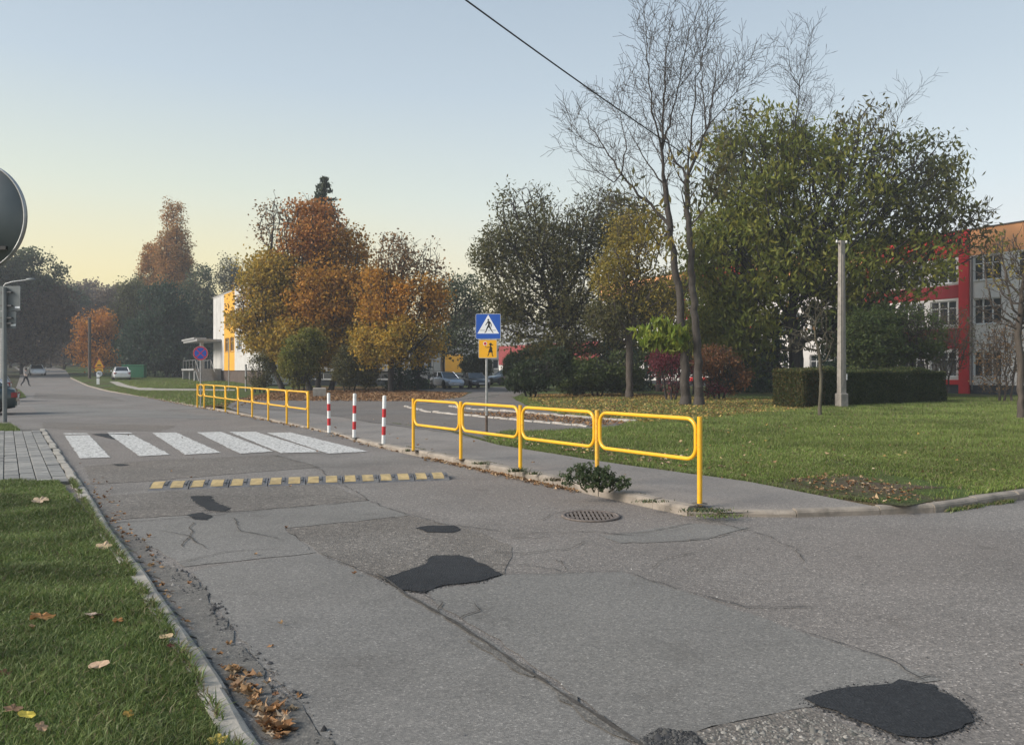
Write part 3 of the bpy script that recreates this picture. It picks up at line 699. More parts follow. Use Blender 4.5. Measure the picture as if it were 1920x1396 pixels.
def lamp():
    p = GX(4, 45, .05); Y = 45.; root = empty('street_lamp', p, 0, 'thin street lamp with a curved arm behind the rectangular sign', 'street lamp')
    z = lambda y: HC-p.z+(700-y)/F*Y; k = Y/F
    MB().tube([(0, 0, -.05), (0, 0, z(545))], .11, 12, r_end=.07).obj('pole', M_GALV, root)
    MB().tube([(0, 0, z(546)), (6*k, 0, z(536)), (20*k, 0, z(532)), (45*k, 0, z(529))], .035, 8).obj('arm', M_GALV, root)
    MB().lathe([(0, -.3), (.07, -.22), (.1, 0), (.07, .25), (0, .3)], 12, M=Matrix.Rotation(R(88), 4, 'Y')).obj('lamp_head', M_BACK, root, (53*k, 0, z(528)))
lamp()
M_CONC = plain('pole_concrete', (.27, .245, .215), .9, var=.2, scale=5, dirt=(.16, .15, .13), bmp=.5)
def util_pole():
    p = G(1578, 768, .1); Y = p.y; root = empty('utility_pole', p, R(20), 'tall concrete utility pole standing in front of the hedge', 'utility pole')
    H = HC-p.z+(700-455)/F*Y
    mb = MB(); w0, w1 = .145, .10
    for dx, dd in ((0, 1),):
        mb.add([(-w0, -w0*.8, 0), (w0, -w0*.8, 0), (w0, w0*.8, 0), (-w0, w0*.8, 0), (-w1, -w1*.8, H), (w1, -w1*.8, H), (w1, w1*.8, H), (-w1, w1*.8, H)], [(0, 1, 5, 4), (1, 2, 6, 5), (2, 3, 7, 6), (3, 0, 4, 7), (4, 5, 6, 7)])
    mb.obj('post', M_CONC, root)
    MB().box((-.04, -.125, .9), (.04, -.09, H-.6)).obj('groove_strip', plain('pole_groove', (.22, .2, .18), .9), root)
    MB().box((-.185, -.17, 0), (.185, .17, .6), bev=.03).obj('base_block', M_CONC, root)
    MB().box((.14, -.13, 1.15), (.18, -.02, 1.4)).obj('number_plate', M_WHITE, root)
    MB().tube([(-.28, 0, H-.12), (.28, 0, H-.12)], .025, 8).obj('crossarm', M_STEELD, root)
    for x in (-.25, .25): MB().lathe([(0, 0), (.03, 0), (.045, .04), (.03, .07), (.04, .1), (0, .12)], 10, c=(x, 0, H-.1)).obj('insulator', M_WHITE, root)
    return p, H
pp, PH = util_pole()
def wire():
    a = Vector((pp.x-.1, pp.y-.1, pp.z+PH)); b = Vector((-5.2, 2.6, 6.7)); c = Vector((-.32, 10.3, 6.55))
    pts = []
    # the line dips between the pole and a point behind us
    for k in range(61):
        t = k/60; q = a.lerp(b, t); q.z = a.z+(b.z-a.z)*t-4*.62*t*(1-t); pts.append(q)
    o = MB().tube(pts, .011, 6).obj('overhead_wire', plain('wire_black', (.015, .015, .016), .6)); tag(o, 'black overhead cable crossing the sky down to the pole', 'cable')
wire()
def thin_pole(px, Y, ytop, r, label, mat=None, name='metal_post'):
    p = GX(px, Y, .1); H = HC-p.z+(700-ytop)/F*Y
    root = empty(name, p, 0, label, 'post'); MB().tube([(0, 0, -.05), (0, 0, H)], r, 10).obj('shaft', mat or M_GALV, root); MB().lathe([(r*1.3, 0), (r*1.3, .03), (0, .06)], 10, c=(0, 0, H)).obj('cap', M_STEELD, root)
thin_pole(429, 60, 640, .035, 'thin dark steel post in front of the yellow wall')
thin_pole(461, 58, 688, .07, 'short pale post beside the brown basement')
thin_pole(812, 64, 660, .04, 'thin grey post left of the silver car')
thin_pole(168, 92, 600, .17, 'tall wooden pole in front of the small orange tree', BARK, 'wooden_pole')
def block():
    p = G(599, 747, .1); o = MB().box((-.38, -.3, -.02), (.38, .3, .52), Matrix.Rotation(R(15), 4, 'Z'), bev=.05).obj('concrete_block', plain('block_concrete', (.33, .3, .26), .9, var=.2, scale=4, bmp=.4), None, p)
    tag(o, 'square concrete block at the foot of the multi-stemmed maple', 'block')
block()
# ------------------------------------------------------------------ cars
M_TYRE = plain('tyre_rubber', (.02, .02, .02), .85); M_RIM = plain('alloy_rim', (.35, .35, .36), .35, .8)
M_CGL = glass('car_glass', (.012, .015, .017))
def paint(name, c, metal=.3): return plain(name, c, .28, metal, var=.03, scale=2, coat=.8)
def car(name, loc, rz, label, mat, L=4.3, W=1.75, H=1.46, rear='hatch', group=None, rails=False, lit=False, trim=None):
    """local +X is the nose; origin on the ground at the middle"""
    root = empty(name, loc, rz, label, 'car', group); h = L/2; w = W/2
    belt = H*.64; hoodz = H*.60; trunk = dict(hatch=.0, wagon=.0, sedan=.16, lift=.06)[rear]
    st = []   # x, zbottom, zmid(widest), ztop(belt/hood), halfwidth, half width at top
    tail = -h
    st = [(tail, .36, .55, belt-.32 if not trunk else belt-.26, w*.80, w*.74), (tail+.05, .25, .55, belt-.03 if not trunk else belt+.0, w*.90, w*.82), (tail+.25, .22, .55, belt+.02, w*.97, w*.88), (tail+.9, .2, .55, belt+.01, w, w*.92),
          (0, .19, .55, belt-.01, w, w*.93), (h-1.35, .2, .55, belt-.03, w, w*.92), (h-.95, .2, .55, hoodz, w*.99, w*.88), (h-.45, .22, .53, hoodz-.06, w*.96, w*.80), (h-.12, .24, .5, hoodz-.17, w*.88, w*.68), (h, .3, .46, hoodz-.30, w*.76, w*.58)]
    mb = MB(); vs = []
    for x, zb, zm, zt_, hw, ht in st:
        ring = [(hw*.72, zb), (hw*.94, zb+.04), (hw, zm-.1), (hw*1.0, zm+.12), (hw*.97, zt_-.06), (ht, zt_), (ht*.6, zt_+.025), (0, zt_+.035)]
        full = [(-y, z) for y, z in ring]+[(y, z) for y, z in ring[::-1][1:]]
        vs += [(x, y, z) for y, z in full]
    n = 15; fs = []
    for i in range(len(st)-1):
        for k in range(n-1): fs.append((i*n+k, i*n+k+1, (i+1)*n+k+1, (i+1)*n+k))
        fs.append((i*n+n-1, i*n, (i+1)*n, (i+1)*n+n-1))
    fs += [tuple(range(n)), tuple(range((len(st)-1)*n, len(st)*n))]
    mb.add(vs, fs, True); body = mb.obj('body', mat, root)
    # greenhouse
    wf = h-1.18; rf = h-1.95; rr = dict(hatch=-h+.75, wagon=-h+.38, sedan=-h+1.25, lift=-h+1.15)[rear]; rb = dict(hatch=-h+.14, wagon=-h+.10, sedan=-h+.62, lift=-h+.2)[rear]
    zb = belt-.02; zr = H-.05; wb = w*.90; wr = w*.70
    B = [Vector((wf, -wb*.93, zb-.02)), Vector((wf, wb*.93, zb-.02)), Vector((rb, wb*.9, zb+.01)), Vector((rb, -wb*.9, zb+.01))]
    T = [Vector((rf, -wr*.95, zr)), Vector((rf, wr*.95, zr)), Vector((rr, wr*.93, zr-.03)), Vector((rr, -wr*.93, zr-.03))]
    mg = M_CGL
    def quad(nm, a, b_, c, d, m_=mg):
        cen = (a+b_+c+d)/4; MB().add([cen+(q-cen)*.985 for q in (a, b_, c, d)], [(0, 1, 2, 3)]).obj(nm, m_, root)
    quad('windscreen', B[0], B[1], T[1], T[0]); quad('rear_window', B[2], B[3], T[3], T[2])
    for s, (b0, b1, t1, t0) in ((1, (B[1], B[2], T[2], T[1])), (-1, (B[3], B[0], T[0], T[3]))):
        m1 = b0.lerp(b1, .48); m2 = t0.lerp(t1, .45) if s > 0 else t0.lerp(t1, .55)
        if s > 0: quad('side_window', b0, m1, m2, t0); quad('side_window', m1, b1, t1, m2)
        else:
            m1 = b0.lerp(b1, .52); m2 = t0.lerp(t1, .55); quad('side_window', b0, m1, m2, t0); quad('side_window', m1, b1, t1, m2)
        MB().tube([m1+Vector((0, s*.004, 0)), m2+Vector((0, s*.004, 0))], .03, 6).obj('pillar', mat, root)
    for a, b_ in zip(B, T): MB().tube([a, b_], .045, 8).obj('pillar', mat, root)
    mid = Vector(((rf+rr)/2, 0, H)); mb = MB(); ring = []
    m_ = 9; vs = []
    for i in range(7):
        t = i/6; x = rf+(rr-rf)*t; zc = zr+(.055*math.sin(math.pi*(.12+.8*t)))-.03*t
        for k in range(m_): s = -1+2*k/(m_-1); vs.append((x, s*(wr*.98), zc-(s*s)**1.5*.045-.0))
    mb.add(vs, [(i*m_+k, i*m_+k+1, (i+1)*m_+k+1, (i+1)*m_+k) for i in range(6) for k in range(m_-1)], True); mb.obj('roof', mat, root)
    if rails:
        for s in (-1, 1): MB().tube([(rf-.1, s*wr*.9, zr+.02), (rf-.3, s*wr*.9, zr+.08), (rr+.2, s*wr*.9, zr+.07), (rr, s*wr*.9, zr)], .018, 6).obj('roof_rail', M_STEELD, root)
    # bumpers, lights, plates
    MB().box((h-.10, -w*.72, .26), (h+.015, w*.72, .36), bev=.02).obj('front_bumper', trim or mat, root)
    MB().box((h-.16, -w*.42, .40), (h-.005, w*.42, .54), bev=.02).obj('grille', M_STEELD, root)
    MB().box((-h-.03, -w*.84, .34), (-h+.12, w*.84, .52), bev=.03).obj('rear_bumper', trim or mat, root)
    lm = plain('headlamp_glass', (.65, .67, .7), .12, .3)
    for s in (-1, 1):
        Mx = Matrix.Translation((h-.17, s*w*.62, hoodz-.23)) @ Matrix.Rotation(R(-22*s), 4, 'Z')
        MB().box((-.16, -.17, -.055), (.12, .15, .07), Mx, bev=.03).obj('headlight', lm, root)
        Mx = Matrix.Translation((-h+.07, s*w*.74, belt-.20)) @ Matrix.Rotation(R(14*s), 4, 'Z')
        o = MB().box((-.075, -.17 if s > 0 else -.15, -.10), (.12, .15 if s > 0 else .17, .09), Mx, bev=.02).obj('tail_light', plain('tail_lens', (.25, .012, .015), .2), root)
        MB().box((-.085, -.06, -.045), (-.07, .10, .02), Mx).obj('reversing_lens', lm, o)
        MB().box((h-1.55, s*(w+.0), belt+.0), (h-1.42, s*(w+.15), belt+.12), bev=.02).obj('mirror', mat, root)
        MB().box((-.1+.35, s*(w*.985)-.012, belt-.16), (.1+.35, s*(w*.985)+.012, belt-.13)).obj('door_handle', M_STEELD, root)
        for x in (h-.82, -h+.78):
            o = MB().lathe([(.0, -.1), (.23, -.1), (.31, -.085), (.32, -.05), (.32, .06), (.30, .09), (.2, .095), (.2, .07), (0, .07)], 24, M=Matrix.Rotation(R(-90*s), 4, 'X')).obj('wheel', M_TYRE, root, (x, s*(w-.10), .32))
            MB().lathe([(0, .078), (.05, .09), (.17, .085), (.205, .095), (.21, .08)], 20, M=Matrix.Rotation(R(-90*s), 4, 'X')).obj('rim', M_RIM, o)
            MB().lathe([(0, .0), (.375, .0), (.375, .006), (0, .006)], 24, M=Matrix.Rotation(R(-90*s), 4, 'X')).obj('wheel_arch', M_TYRE, root, (x, s*(w*.993), .36))
    MB().box((h+.012, -.26, .36), (h+.022, .26, .47)).obj('number_plate', S_WHITE, root)
    zpl = belt-.32 if rear != 'sedan' else .42
    MB().box((-h-.04, -.26, zpl), (-h-.022, .26, zpl+.11)).obj('number_plate', S_WHITE, root)
    return root
def heading(a, b_):  # rotation so that +X points from a to b
    d = b_-a; return math.atan2(d.y, d.x)
P_DK = paint('car_paint_teal_black', (.012, .032, .038)); P_WH = paint('car_paint_white', (.70, .71, .72), 0); P_SI = paint('car_paint_silver', (.42, .45, .50), .5)
P_BK = paint('car_paint_black', (.012, .014, .02)); P_GR = paint('car_paint_grey', (.13, .145, .16), .5)
# parked square to the street on the left, rears towards it
def park(px, Y, lab, mt, L, W, H, kind, a=209):
    e = GX(px, Y); t = Vector((math.cos(R(a)), math.sin(R(a)), 0)); q = e+t*(L/2); car('parked_car', (q.x, q.y, zt(q.y)), R(a), lab, mt, L, W, H, kind)
park(33, 29.1, 'dark teal car cut by the left edge, its red tail light towards the road', P_DK, 4.6, 1.78, 1.46, 'lift')
park(16, 41, 'white car parked behind the dark teal one', P_WH, 4.2, 1.75, 1.5, 'hatch')
park(20, 49, 'pale car with dark rear window behind the white one', P_SI, 4.2, 1.75, 1.6, 'wagon')
q = GX(68, 104); car('oncoming_car', (q.x, q.y, q.z+.005), math.atan2(-DR.y, -DR.x)+R(6), 'white car driving towards us far down the street', P_WH, 4.4, 1.85, 1.44, 'sedan')
q = GX(227, 88, .1); car('parked_car', (q.x, q.y, q.z), math.atan2(DR.y, DR.x)+R(-2), 'white hatchback parked on the grass by the dark tree, seen from behind', P_WH, 4.2, 1.8, 1.5, 'hatch')
q = GX(838, 65, .12); car('parked_car', (q.x, q.y, q.z), R(-62), 'silver estate car leftmost in the car park', P_SI, 4.1, 1.70, 1.42, 'wagon', rails=True)
q = GX(889, 65.5, .12); car('parked_car', (q.x, q.y, q.z), R(-70), 'black sedan between the silver and the grey car', P_BK, 4.3, 1.72, 1.36, 'sedan')
q = GX(935, 76, .12); car('parked_car', (q.x+.6, q.y, q.z), R(-142), 'grey hatchback behind the crossing sign pole', P_GR, 3.9, 1.7, 1.5, 'hatch')
q = GX(1150, 72, .12); car('parked_car', (q.x+.3, q.y, q.z), R(-165), 'pale car half hidden behind the dark olive tree', P_SI, 4.2, 1.7, 1.45, 'hatch')
def bin_():
    q = GX(252, 92, .1); r_ = empty('waste_container', q, R(10), 'green waste container right of the white hatchback', 'waste container'); m_ = plain('bin_green', (.02, .14, .06), .6)
    MB().box((-1.2, -.6, .12), (1.2, .6, 1.5), bev=.06).obj('box', m_, r_); MB().box((-1.25, -.65, 1.5), (1.25, .65, 1.62), bev=.05).obj('lid', m_, r_)
    for x in (-1, 1):
        for y in (-.45, .45): MB().lathe([(.0, -.04), (.09, -.04), (.09, .04), (0, .04)], 12, M=Matrix.Rotation(R(90), 4, 'X')).obj('castor', M_TYRE, r_, (x, y, .09))
bin_()
# ------------------------------------------------------------------ pedestrian
def skin(name, bones, mat, parent, root=0, sub=2):
    vs = [b[0] for b in bones['v']]; me = bpy.data.meshes.new(name); me.from_pydata(vs, bones['e'], []); me.update()
    o = link(name, me, mat, parent)
    sk = o.modifiers.new('skin', 'SKIN')
    ly = me.skin_vertices[0].data if me.skin_vertices else None
    if ly is None:
        bpy.context.view_layer.objects.active = o
        bm = bmesh.new(); bm.from_mesh(me); bm.verts.layers.skin.verify(); bm.to_mesh(me); bm.free(); ly = me.skin_vertices[0].data
    for i, b in enumerate(bones['v']): ly[i].radius = (b[1], b[2] if len(b) > 2 else b[1]); ly[i].use_root = (i == root)
    s_ = o.modifiers.new('sub', 'SUBSURF'); s_.levels = sub; s_.render_levels = sub
    return o
def person():
    q = GX(48, 75, .0); root = empty('person', q, R(-8), 'person in a pale jacket and dark trousers walking across the far street', 'person')
    Sk = plain('skin', (.45, .28, .2), .6); Jk = plain('jacket_pale', (.34, .31, .29), .8); Tr = plain('trousers_dark', (.02, .022, .03), .85); Hr = plain('hair_dark', (.03, .02, .015), .8); Vs = plain('vest_grey', (.10, .09, .09), .8)
    # walking towards +X with a stride
    J = dict(pel=(0, 0, .95), w=(0, 0, 1.1), ch=(.01, 0, 1.33), nk=(.02, 0, 1.5), hd=(.04, 0, 1.63), ht=(.04, 0, 1.73),
             sl=(.01, .17, 1.42), sr=(.01, -.17, 1.42), el=(-.16, .23, 1.17), er=(.14, -.23, 1.16), hl=(-.12, .24, .93), hr=(.38, -.24, 1.02),
             tl=(0, .09, .92), tr=(0, -.09, .92), kl=(.2, .1, .52), kr=(-.12, -.1, .5), al=(.3, .1, .1), ar=(-.42, -.1, .17), fl=(.46, .1, .06), fr=(-.33, -.1, .05))
    v = ['pel', 'w', 'ch', 'nk', 'hd', 'ht', 'sl', 'el', 'hl', 'sr', 'er', 'hr', 'tl', 'kl', 'al', 'fl', 'tr', 'kr', 'ar', 'fr']
    rad = [.12, .11, .13, .055, .09, .075, .06, .042, .03, .06, .042, .03, .085, .055, .038, .03, .085, .055, .038, .03]
    ix = {k: i for i, k in enumerate(v)}
    E = [('pel', 'w'), ('w', 'ch'), ('ch', 'nk'), ('nk', 'hd'), ('hd', 'ht'), ('ch', 'sl'), ('sl', 'el'), ('el', 'hl'), ('ch', 'sr'), ('sr', 'er'), ('er', 'hr'), ('pel', 'tl'), ('tl', 'kl'), ('kl', 'al'), ('al', 'fl'), ('pel', 'tr'), ('tr', 'kr'), ('kr', 'ar'), ('ar', 'fr')]
    skin('body', dict(v=[(J[k], r) for k, r in zip(v, rad)], e=[(ix[a], ix[b_]) for a, b_ in E]), Sk, root)
    def sub(nm, keys, rr, ed, mat):
        i2 = {k: i for i, k in enumerate(keys)}; skin(nm, dict(v=[(J[k], r) for k, r in zip(keys, rr)], e=[(i2[a], i2[b_]) for a, b_ in ed]), mat, root)
    sub('jacket', ['w', 'ch', 'nk', 'sl', 'el', 'sr', 'er', 'pel'], [.145, .165, .07, .08, .06, .08, .06, .15], [('pel', 'w'), ('w', 'ch'), ('ch', 'nk'), ('ch', 'sl'), ('sl', 'el'), ('ch', 'sr'), ('sr', 'er')], Jk)
    sub('trousers', ['pel', 'tl', 'kl', 'al', 'tr', 'kr', 'ar'], [.13, .105, .075, .055, .105, .075, .055], [('pel', 'tl'), ('tl', 'kl'), ('kl', 'al'), ('pel', 'tr'), ('tr', 'kr'), ('kr', 'ar')], Tr)
    for a, b_ in (('al', 'fl'), ('ar', 'fr')): MB().tube([J[a], J[b_]], .05, 8, r_end=.035).obj('shoe', S_BLK, root)
    MB().lathe([(0, .12), (.07, .1), (.1, .04), (.1, -.04), (.06, -.1)], 12, c=(.025, 0, 1.66)).obj('hair', Hr, root)
    MB().box((-.13, -.14, 1.12), (-.06, .14, 1.45), bev=.03).obj('rucksack', Vs, root)
person()
# ================================================================== BUILDINGS
M_WALL = plain('render_white', (.70, .67, .645), .9, var=.06, scale=1.2, dirt=(.56, .53, .50), bmp=.1)
M_ORG = plain('render_orange', (.76, .36, .16), .9, var=.06, scale=1.0, dirt=(.62, .32, .17))
M_REDW = plain('render_red', (.50, .022, .025), .85, var=.08, scale=1.0, dirt=(.36, .02, .022))
M_REDD = plain('render_dark_red', (.25, .018, .025), .85, var=.1, scale=1.0)
M_YW = plain('render_yellow', (.66, .34, .03), .9, var=.07, scale=1.0, dirt=(.52, .28, .05))
M_PL = plain('plinth_dark', (.035, .042, .05), .9, var=.2, scale=2)
M_PLB = plain('plinth_brown', (.085, .062, .05), .9, var=.25, scale=2)
M_GREYW = plain('wall_grey', (.27, .28, .28), .9, var=.12, scale=.8)
M_FRAME = plain('window_frame_white', (.66, .66, .65), .5, var=.06); M_PANE = glass('window_glass', (.035, .042, .048))
M_CURT = plain('curtain', (.30, .29, .27), .9, var=.2, scale=3)
def wall(root, x0, x1, z0, z1, mat, holes=(), y=0, th=.25, name='wall'):
    xs = sorted({x0, x1, *[a for h in holes for a in h[:2]]}); zs = sorted({z0, z1, *[a for h in holes for a in h[2:]]})
    mb = MB()
    for i in range(len(xs)-1):
        for j in range(len(zs)-1):
            cx, cz = (xs[i]+xs[i+1])/2, (zs[j]+zs[j+1])/2
            if any(h[0] < cx < h[1] and h[2] < cz < h[3] for h in holes): continue
            mb.add([(xs[i], y, zs[j]), (xs[i+1], y, zs[j]), (xs[i+1], y, zs[j+1]), (xs[i], y, zs[j+1])], [(0, 1, 2, 3)])
    for a, b_, c, d in holes:
        v = [(a, y, c), (b_, y, c), (b_, y, d), (a, y, d)]; v += [(q[0], y+th, q[2]) for q in v]
        mb.add(v, [(0, 1, 5, 4), (1, 2, 6, 5), (2, 3, 7, 6), (3, 0, 4, 7)])
    v = [(x0, y, z0), (x1, y, z0), (x1, y, z1), (x0, y, z1)]; v += [(q[0], y+th, q[2]) for q in v]
    mb.add(v, [(0, 1, 5, 4), (1, 2, 6, 5), (2, 3, 7, 6), (3, 0, 4, 7)])
    return mb.obj(name, mat, root)
def window(root, x0, x1, z0, z1, lights=3, y=0, trans=True, fm=None):
    fm = fm or M_FRAME; e = .05; yy = y+.13; mb = MB()
    def bar(a, b_, c, d): mb.box((a, yy-.04, c), (b_, yy+.03, d))
    bar(x0, x1, z0, z0+.07); bar(x0, x1, z1-.07, z1)
    xs = [x0+(x1-x0)*k/lights for k in range(lights+1)]
    for k, x in enumerate(xs):
        a, b_ = (x, x+.07) if k == 0 else ((x-.07, x) if k == lights else (x-.045, x+.045)); bar(a, b_, z0+.072, z1-.072)
    zt_ = z0+(z1-z0)*.68
    if trans:
        for k in range(lights): bar(xs[k]+.072, xs[k+1]-.072, zt_, zt_+.05)
    o = mb.obj('window', fm, root)
    for k in range(lights):
        MB().box((xs[k]+.02, yy+.005, z0+.03), (xs[k+1]-.02, yy+.012, z1-.03)).obj('pane', M_PANE, o)
    MB().box((x0-.06, y-.07, z0-.06), (x1+.06, y+.06, z0-.002)).obj('sill', fm, o)
    if random.random() < .45:
        a = xs[0]+.1; MB().box((a, yy+.08, z0+.1), (a+(x1-x0)*random.uniform(.2, .4), yy+.1, z1-.05)).obj('curtain', M_CURT, o)
def shell(root, x0, x1, dep, H, mat, roofm):
    MB().add([(x0, .26, 0), (x1, .26, 0), (x1, dep, 0), (x0, dep, 0), (x0, .26, H), (x1, .26, H), (x1, dep, H), (x0, dep, H)], [(2, 3, 7, 6), (1, 2, 6, 5), (3, 0, 4, 7)]).obj('rear_walls', mat, root)
    MB().box((x0, .26, -.3), (x1, .5, H*.0)).obj('floor_slab', M_PL, root)
    MB().add([(x0, .45, .2), (x1, .45, .2), (x1, .45, H-.2), (x0, .45, H-.2)], [(0, 1, 2, 3)]).obj('interior_wall', plain('interior_dark', (.05, .048, .045), .9), root)
    MB().box((x0-.08, -.10, H), (x1+.08, dep+.1, H+.07)).obj('roof', roofm, root)
M_ROOF = plain('roof_trim', (.12, .115, .11), .7)
def right_building():
    p = Vector((31.6, 50, .08)); ang = math.atan2(-.845, .534)
    root = empty('school_building', p, ang, 'three storey building in white, orange and red on the right', 'building')
    rows = [(1.15, 2.85), (4.65, 6.35), (7.55, 9.15)]; H = 11.0
    def white(x0, x1, cen):
        holes = [(c-.88, c+.88, a, b_) for c in cen for a, b_ in rows]
        wall(root, x0, x1, .62, 9.25, M_WALL, holes); wall(root, x0, x1, -.4, .62, M_PL, y=.06); wall(root, x0, x1, 9.25, H, M_ORG, y=-.02, name='orange_band')
        for h in holes: window(root, *h)
    def red(x0, x1, cen):
        for z0, z1, m_, nm in ((.62, .95, M_REDW, 'red_panel'), (3.05, 4.45, M_REDD, 'red_panel'), (6.5, 7.4, M_REDD, 'red_panel'), (9.3, H, M_REDW, 'red_panel')): wall(root, x0, x1, z0, z1, m_, y=-.03, name=nm)
        wall(root, x0, x1, -.4, .62, M_PL, y=.06)
        for a, b_ in ((.95, 3.05), (4.45, 6.5), (7.4, 9.3)):
            hs = [(c-.9, c+.9, max(a+.1, r0), min(b_-.05, r1)) for c in cen for r0, r1 in rows if a < (r0+r1)/2 < b_]
            wall(root, x0, x1, a, b_, M_WALL, hs)
            for h in hs: window(root, *h)
    white(-1.74, 14.5, [-.62, 2.1, 4.9, 7.7, 10.5, 13.2]); red(-9, -2.4, [-3.5, -5.7, -7.9]); white(-20, -9.3, [-10.6, -13.3, -16, -18.7]); red(-28, -20.3, [-21.5, -24, -26.6]); white(-41, -28.3, [-30, -33, -36, -39])
    for a, b_ in ((-2.4, -1.74), (-9.3, -9), (-20.3, -20), (-28.3, -28)): MB().box((a, -.14, .0), (b_, .2, H+.02)).obj('red_pilaster', M_REDW, root)
    for x in (-1.2, 6.3): MB().tube([(x-.35, -.08, .3), (x-.35, -.08, 9.2)], .05, 8).obj('downpipe', M_ROOF, root)
    shell(root, -41, 14.5, 12, H, M_WALL, M_ROOF)
    # lower linking wing behind the trees
    q = p+DR*41.2; root = empty('school_wing', (q.x, q.y, .25), ang, 'low grey and red wing linking behind the dark olive tree', 'building')
    wall(root, -36, 0, 4.7, 7.6, M_GREYW); wall(root, -36, 0, 2.2, 4.7, plain('render_dull_red', (.26, .05, .05), .9), y=-.05, name='red_panel')  # wing red dulled in its colour, for the shade under the trees
    hs = [(-35+i*3, -33.2+i*3, .9, 2.1) for i in range(11)]
    wall(root, -36, 0, -.3, 2.2, M_WALL, hs)
    for h in hs: window(root, *h, lights=2, trans=False)
    shell(root, -36, 0, 10, 7.6, M_GREYW, M_ROOF)
right_building()
M_WALL2 = plain('panel_offwhite', (.50, .49, .465), .9, var=.08, scale=1.0, dirt=(.38, .37, .35))
def left_building():
    ang = math.atan2(-.845, .534); p = P(400, 700, 90); p.z = .35
    root = empty('yellow_building', p, ang, 'pale panel building with a bright yellow strip left of the orange maples', 'building')
    H = 9.75; zb = 1.35
    def sec(x0, x1, mat, wins, fm=None):
        hs = [(a, b_, c, d) for a, b_ in wins for c, d in ((3.4, 4.9), (6.1, 7.6))]
        wall(root, x0, x1, zb, H, mat, hs)
        for h in hs: window(root, *h, lights=2, fm=fm)
    yf = plain('frame_ochre', (.55, .33, .10), .6)
    sec(0, 5.8, M_WALL2, []); sec(5.8, 10.9, M_YW, [(6.3, 8.1), (8.7, 10.5)], yf); sec(10.9, 22, M_WALL2, [(12, 14), (15.5, 17.5), (19, 21)])
    wall(root, 0, 22, -1, zb, M_PLB, y=.12, name='plinth'); wall(root, 0, 22, H, H+.12, M_WALL2, y=-.05, name='parapet')
    shell(root, 0, 22, 5, H+.12, M_WALL2, M_ROOF)
    for x in (1.9, 3.8): MB().box((x-.015, -.012, zb+.05), (x+.015, .0, H-.1)).obj('panel_joint', M_GREYW, root)
    cc = plain('porch_concrete', (.27, .27, .265), .85, var=.15)
    MB().box((-4.2, -2.6, 4.6), (4.6, -.05, 4.85), bev=.03).obj('canopy', cc, root); MB().box((-4.8, -2.7, 4.85), (3.4, -1.4, 5.05)).obj('canopy_edge', cc, root)
    MB().box((3.9, -2.2, 0), (4.25, -1.85, 4.6)).obj('column', cc, root)
    MB().box((-3, -3.0, 1.35), (4.8, -.06, 1.55)).obj('landing', cc, root)
    for i in range(7): MB().box((4.8+i*.3, -2.8, 1.35-i*.19-.19), (5.1+i*.3, -1.2, 1.35-i*.19)).obj('step', cc, root)
    for y in (-2.8, -1.2):
        MB().tube([(-3, y, 2.5), (4.8, y, 2.5), (6.9, y, 1.2)], .035, 6).obj('handrail', M_GALV, root)
        for x in (-3, -1, 1, 3, 4.8): MB().tube([(x, y, 1.5), (x, y, 2.5)], .025, 6).obj('baluster', M_GALV, root)
    MB().box((-2.9, -2.9, -.6), (-2.6, -.1, 1.35)).obj('support_wall', cc, root); MB().box((.2, -2.7, -.6), (.5, -2.4, 1.35)).obj('support_wall', cc, root); MB().box((4.3, -2.9, -.6), (4.75, -.1, 1.35)).obj('support_wall', cc, root)
    # low wing
    q = P(505, 700, 74); root = empty('low_wing', (q.x, q.y, .1), math.atan2(-.10, .99), 'low white wing with a dark plinth behind the orange maples', 'building')
    hs = [(i*3.2+1, i*3.2+3.2, .75, 1.35) for i in range(4)]
    wall(root, 0, 13.8, 1.5, 3.6, M_WALL2); wall(root, 0, 13.8, -.3, 1.5, M_PL, hs, y=.1)
    for h in hs: window(root, *h, lights=2, trans=False, y=.1)
    shell(root, 0, 13.8, 8, 3.6, M_WALL2, M_ROOF)
    MB().box((12.6, -.6, -.1), (13.5, .0, 1.9)).obj('white_pier', M_WALL2, root)
    q = P(772, 700, 90); root = empty('annex_building', (q.x, q.y, .6), R(4), 'low pale annex with one yellow panel behind the parked cars', 'building')
    hs = [(1+i*2.6, 2.4+i*2.6, 1.3, 2.4) for i in (0, 3)]
    wall(root, 0, 9.5, .6, 4.1, M_GREYW, hs); wall(root, 0, 9.5, -.5, .6, M_PL, y=.05, name='plinth')
    for h in hs: window(root, *h, lights=2, trans=False)
    MB().box((3.9, -.06, .9), (6, -.01, 3.0)).obj('yellow_panel', M_YW, root)
    shell(root, 0, 9.5, 7, 4.1, M_GREYW, M_ROOF)
    q = P(322, 700, 97); root = empty('metal_shed', (q.x, q.y, .75), R(-6), 'low shed clad in pale and blue grey sheets left of the entrance stairs', 'shed')
    for i in range(10):
        m_ = plain('sheet_bluegrey', (.16, .21, .25), .6) if i in (7, 8) else plain('sheet_pale', (.46, .48, .49), .6, var=.1)
        MB().box((i*.42, 0, .35), (i*.42+.40, .05, 2.4)).obj('cladding_sheet', m_, root)
    MB().box((-.05, .06, 0), (4.25, 3, 2.38)).obj('core', M_PL, root); MB().box((-.15, -.15, 2.4), (4.35, 3.1, 2.5)).obj('roof', M_ROOF, root)
left_building()
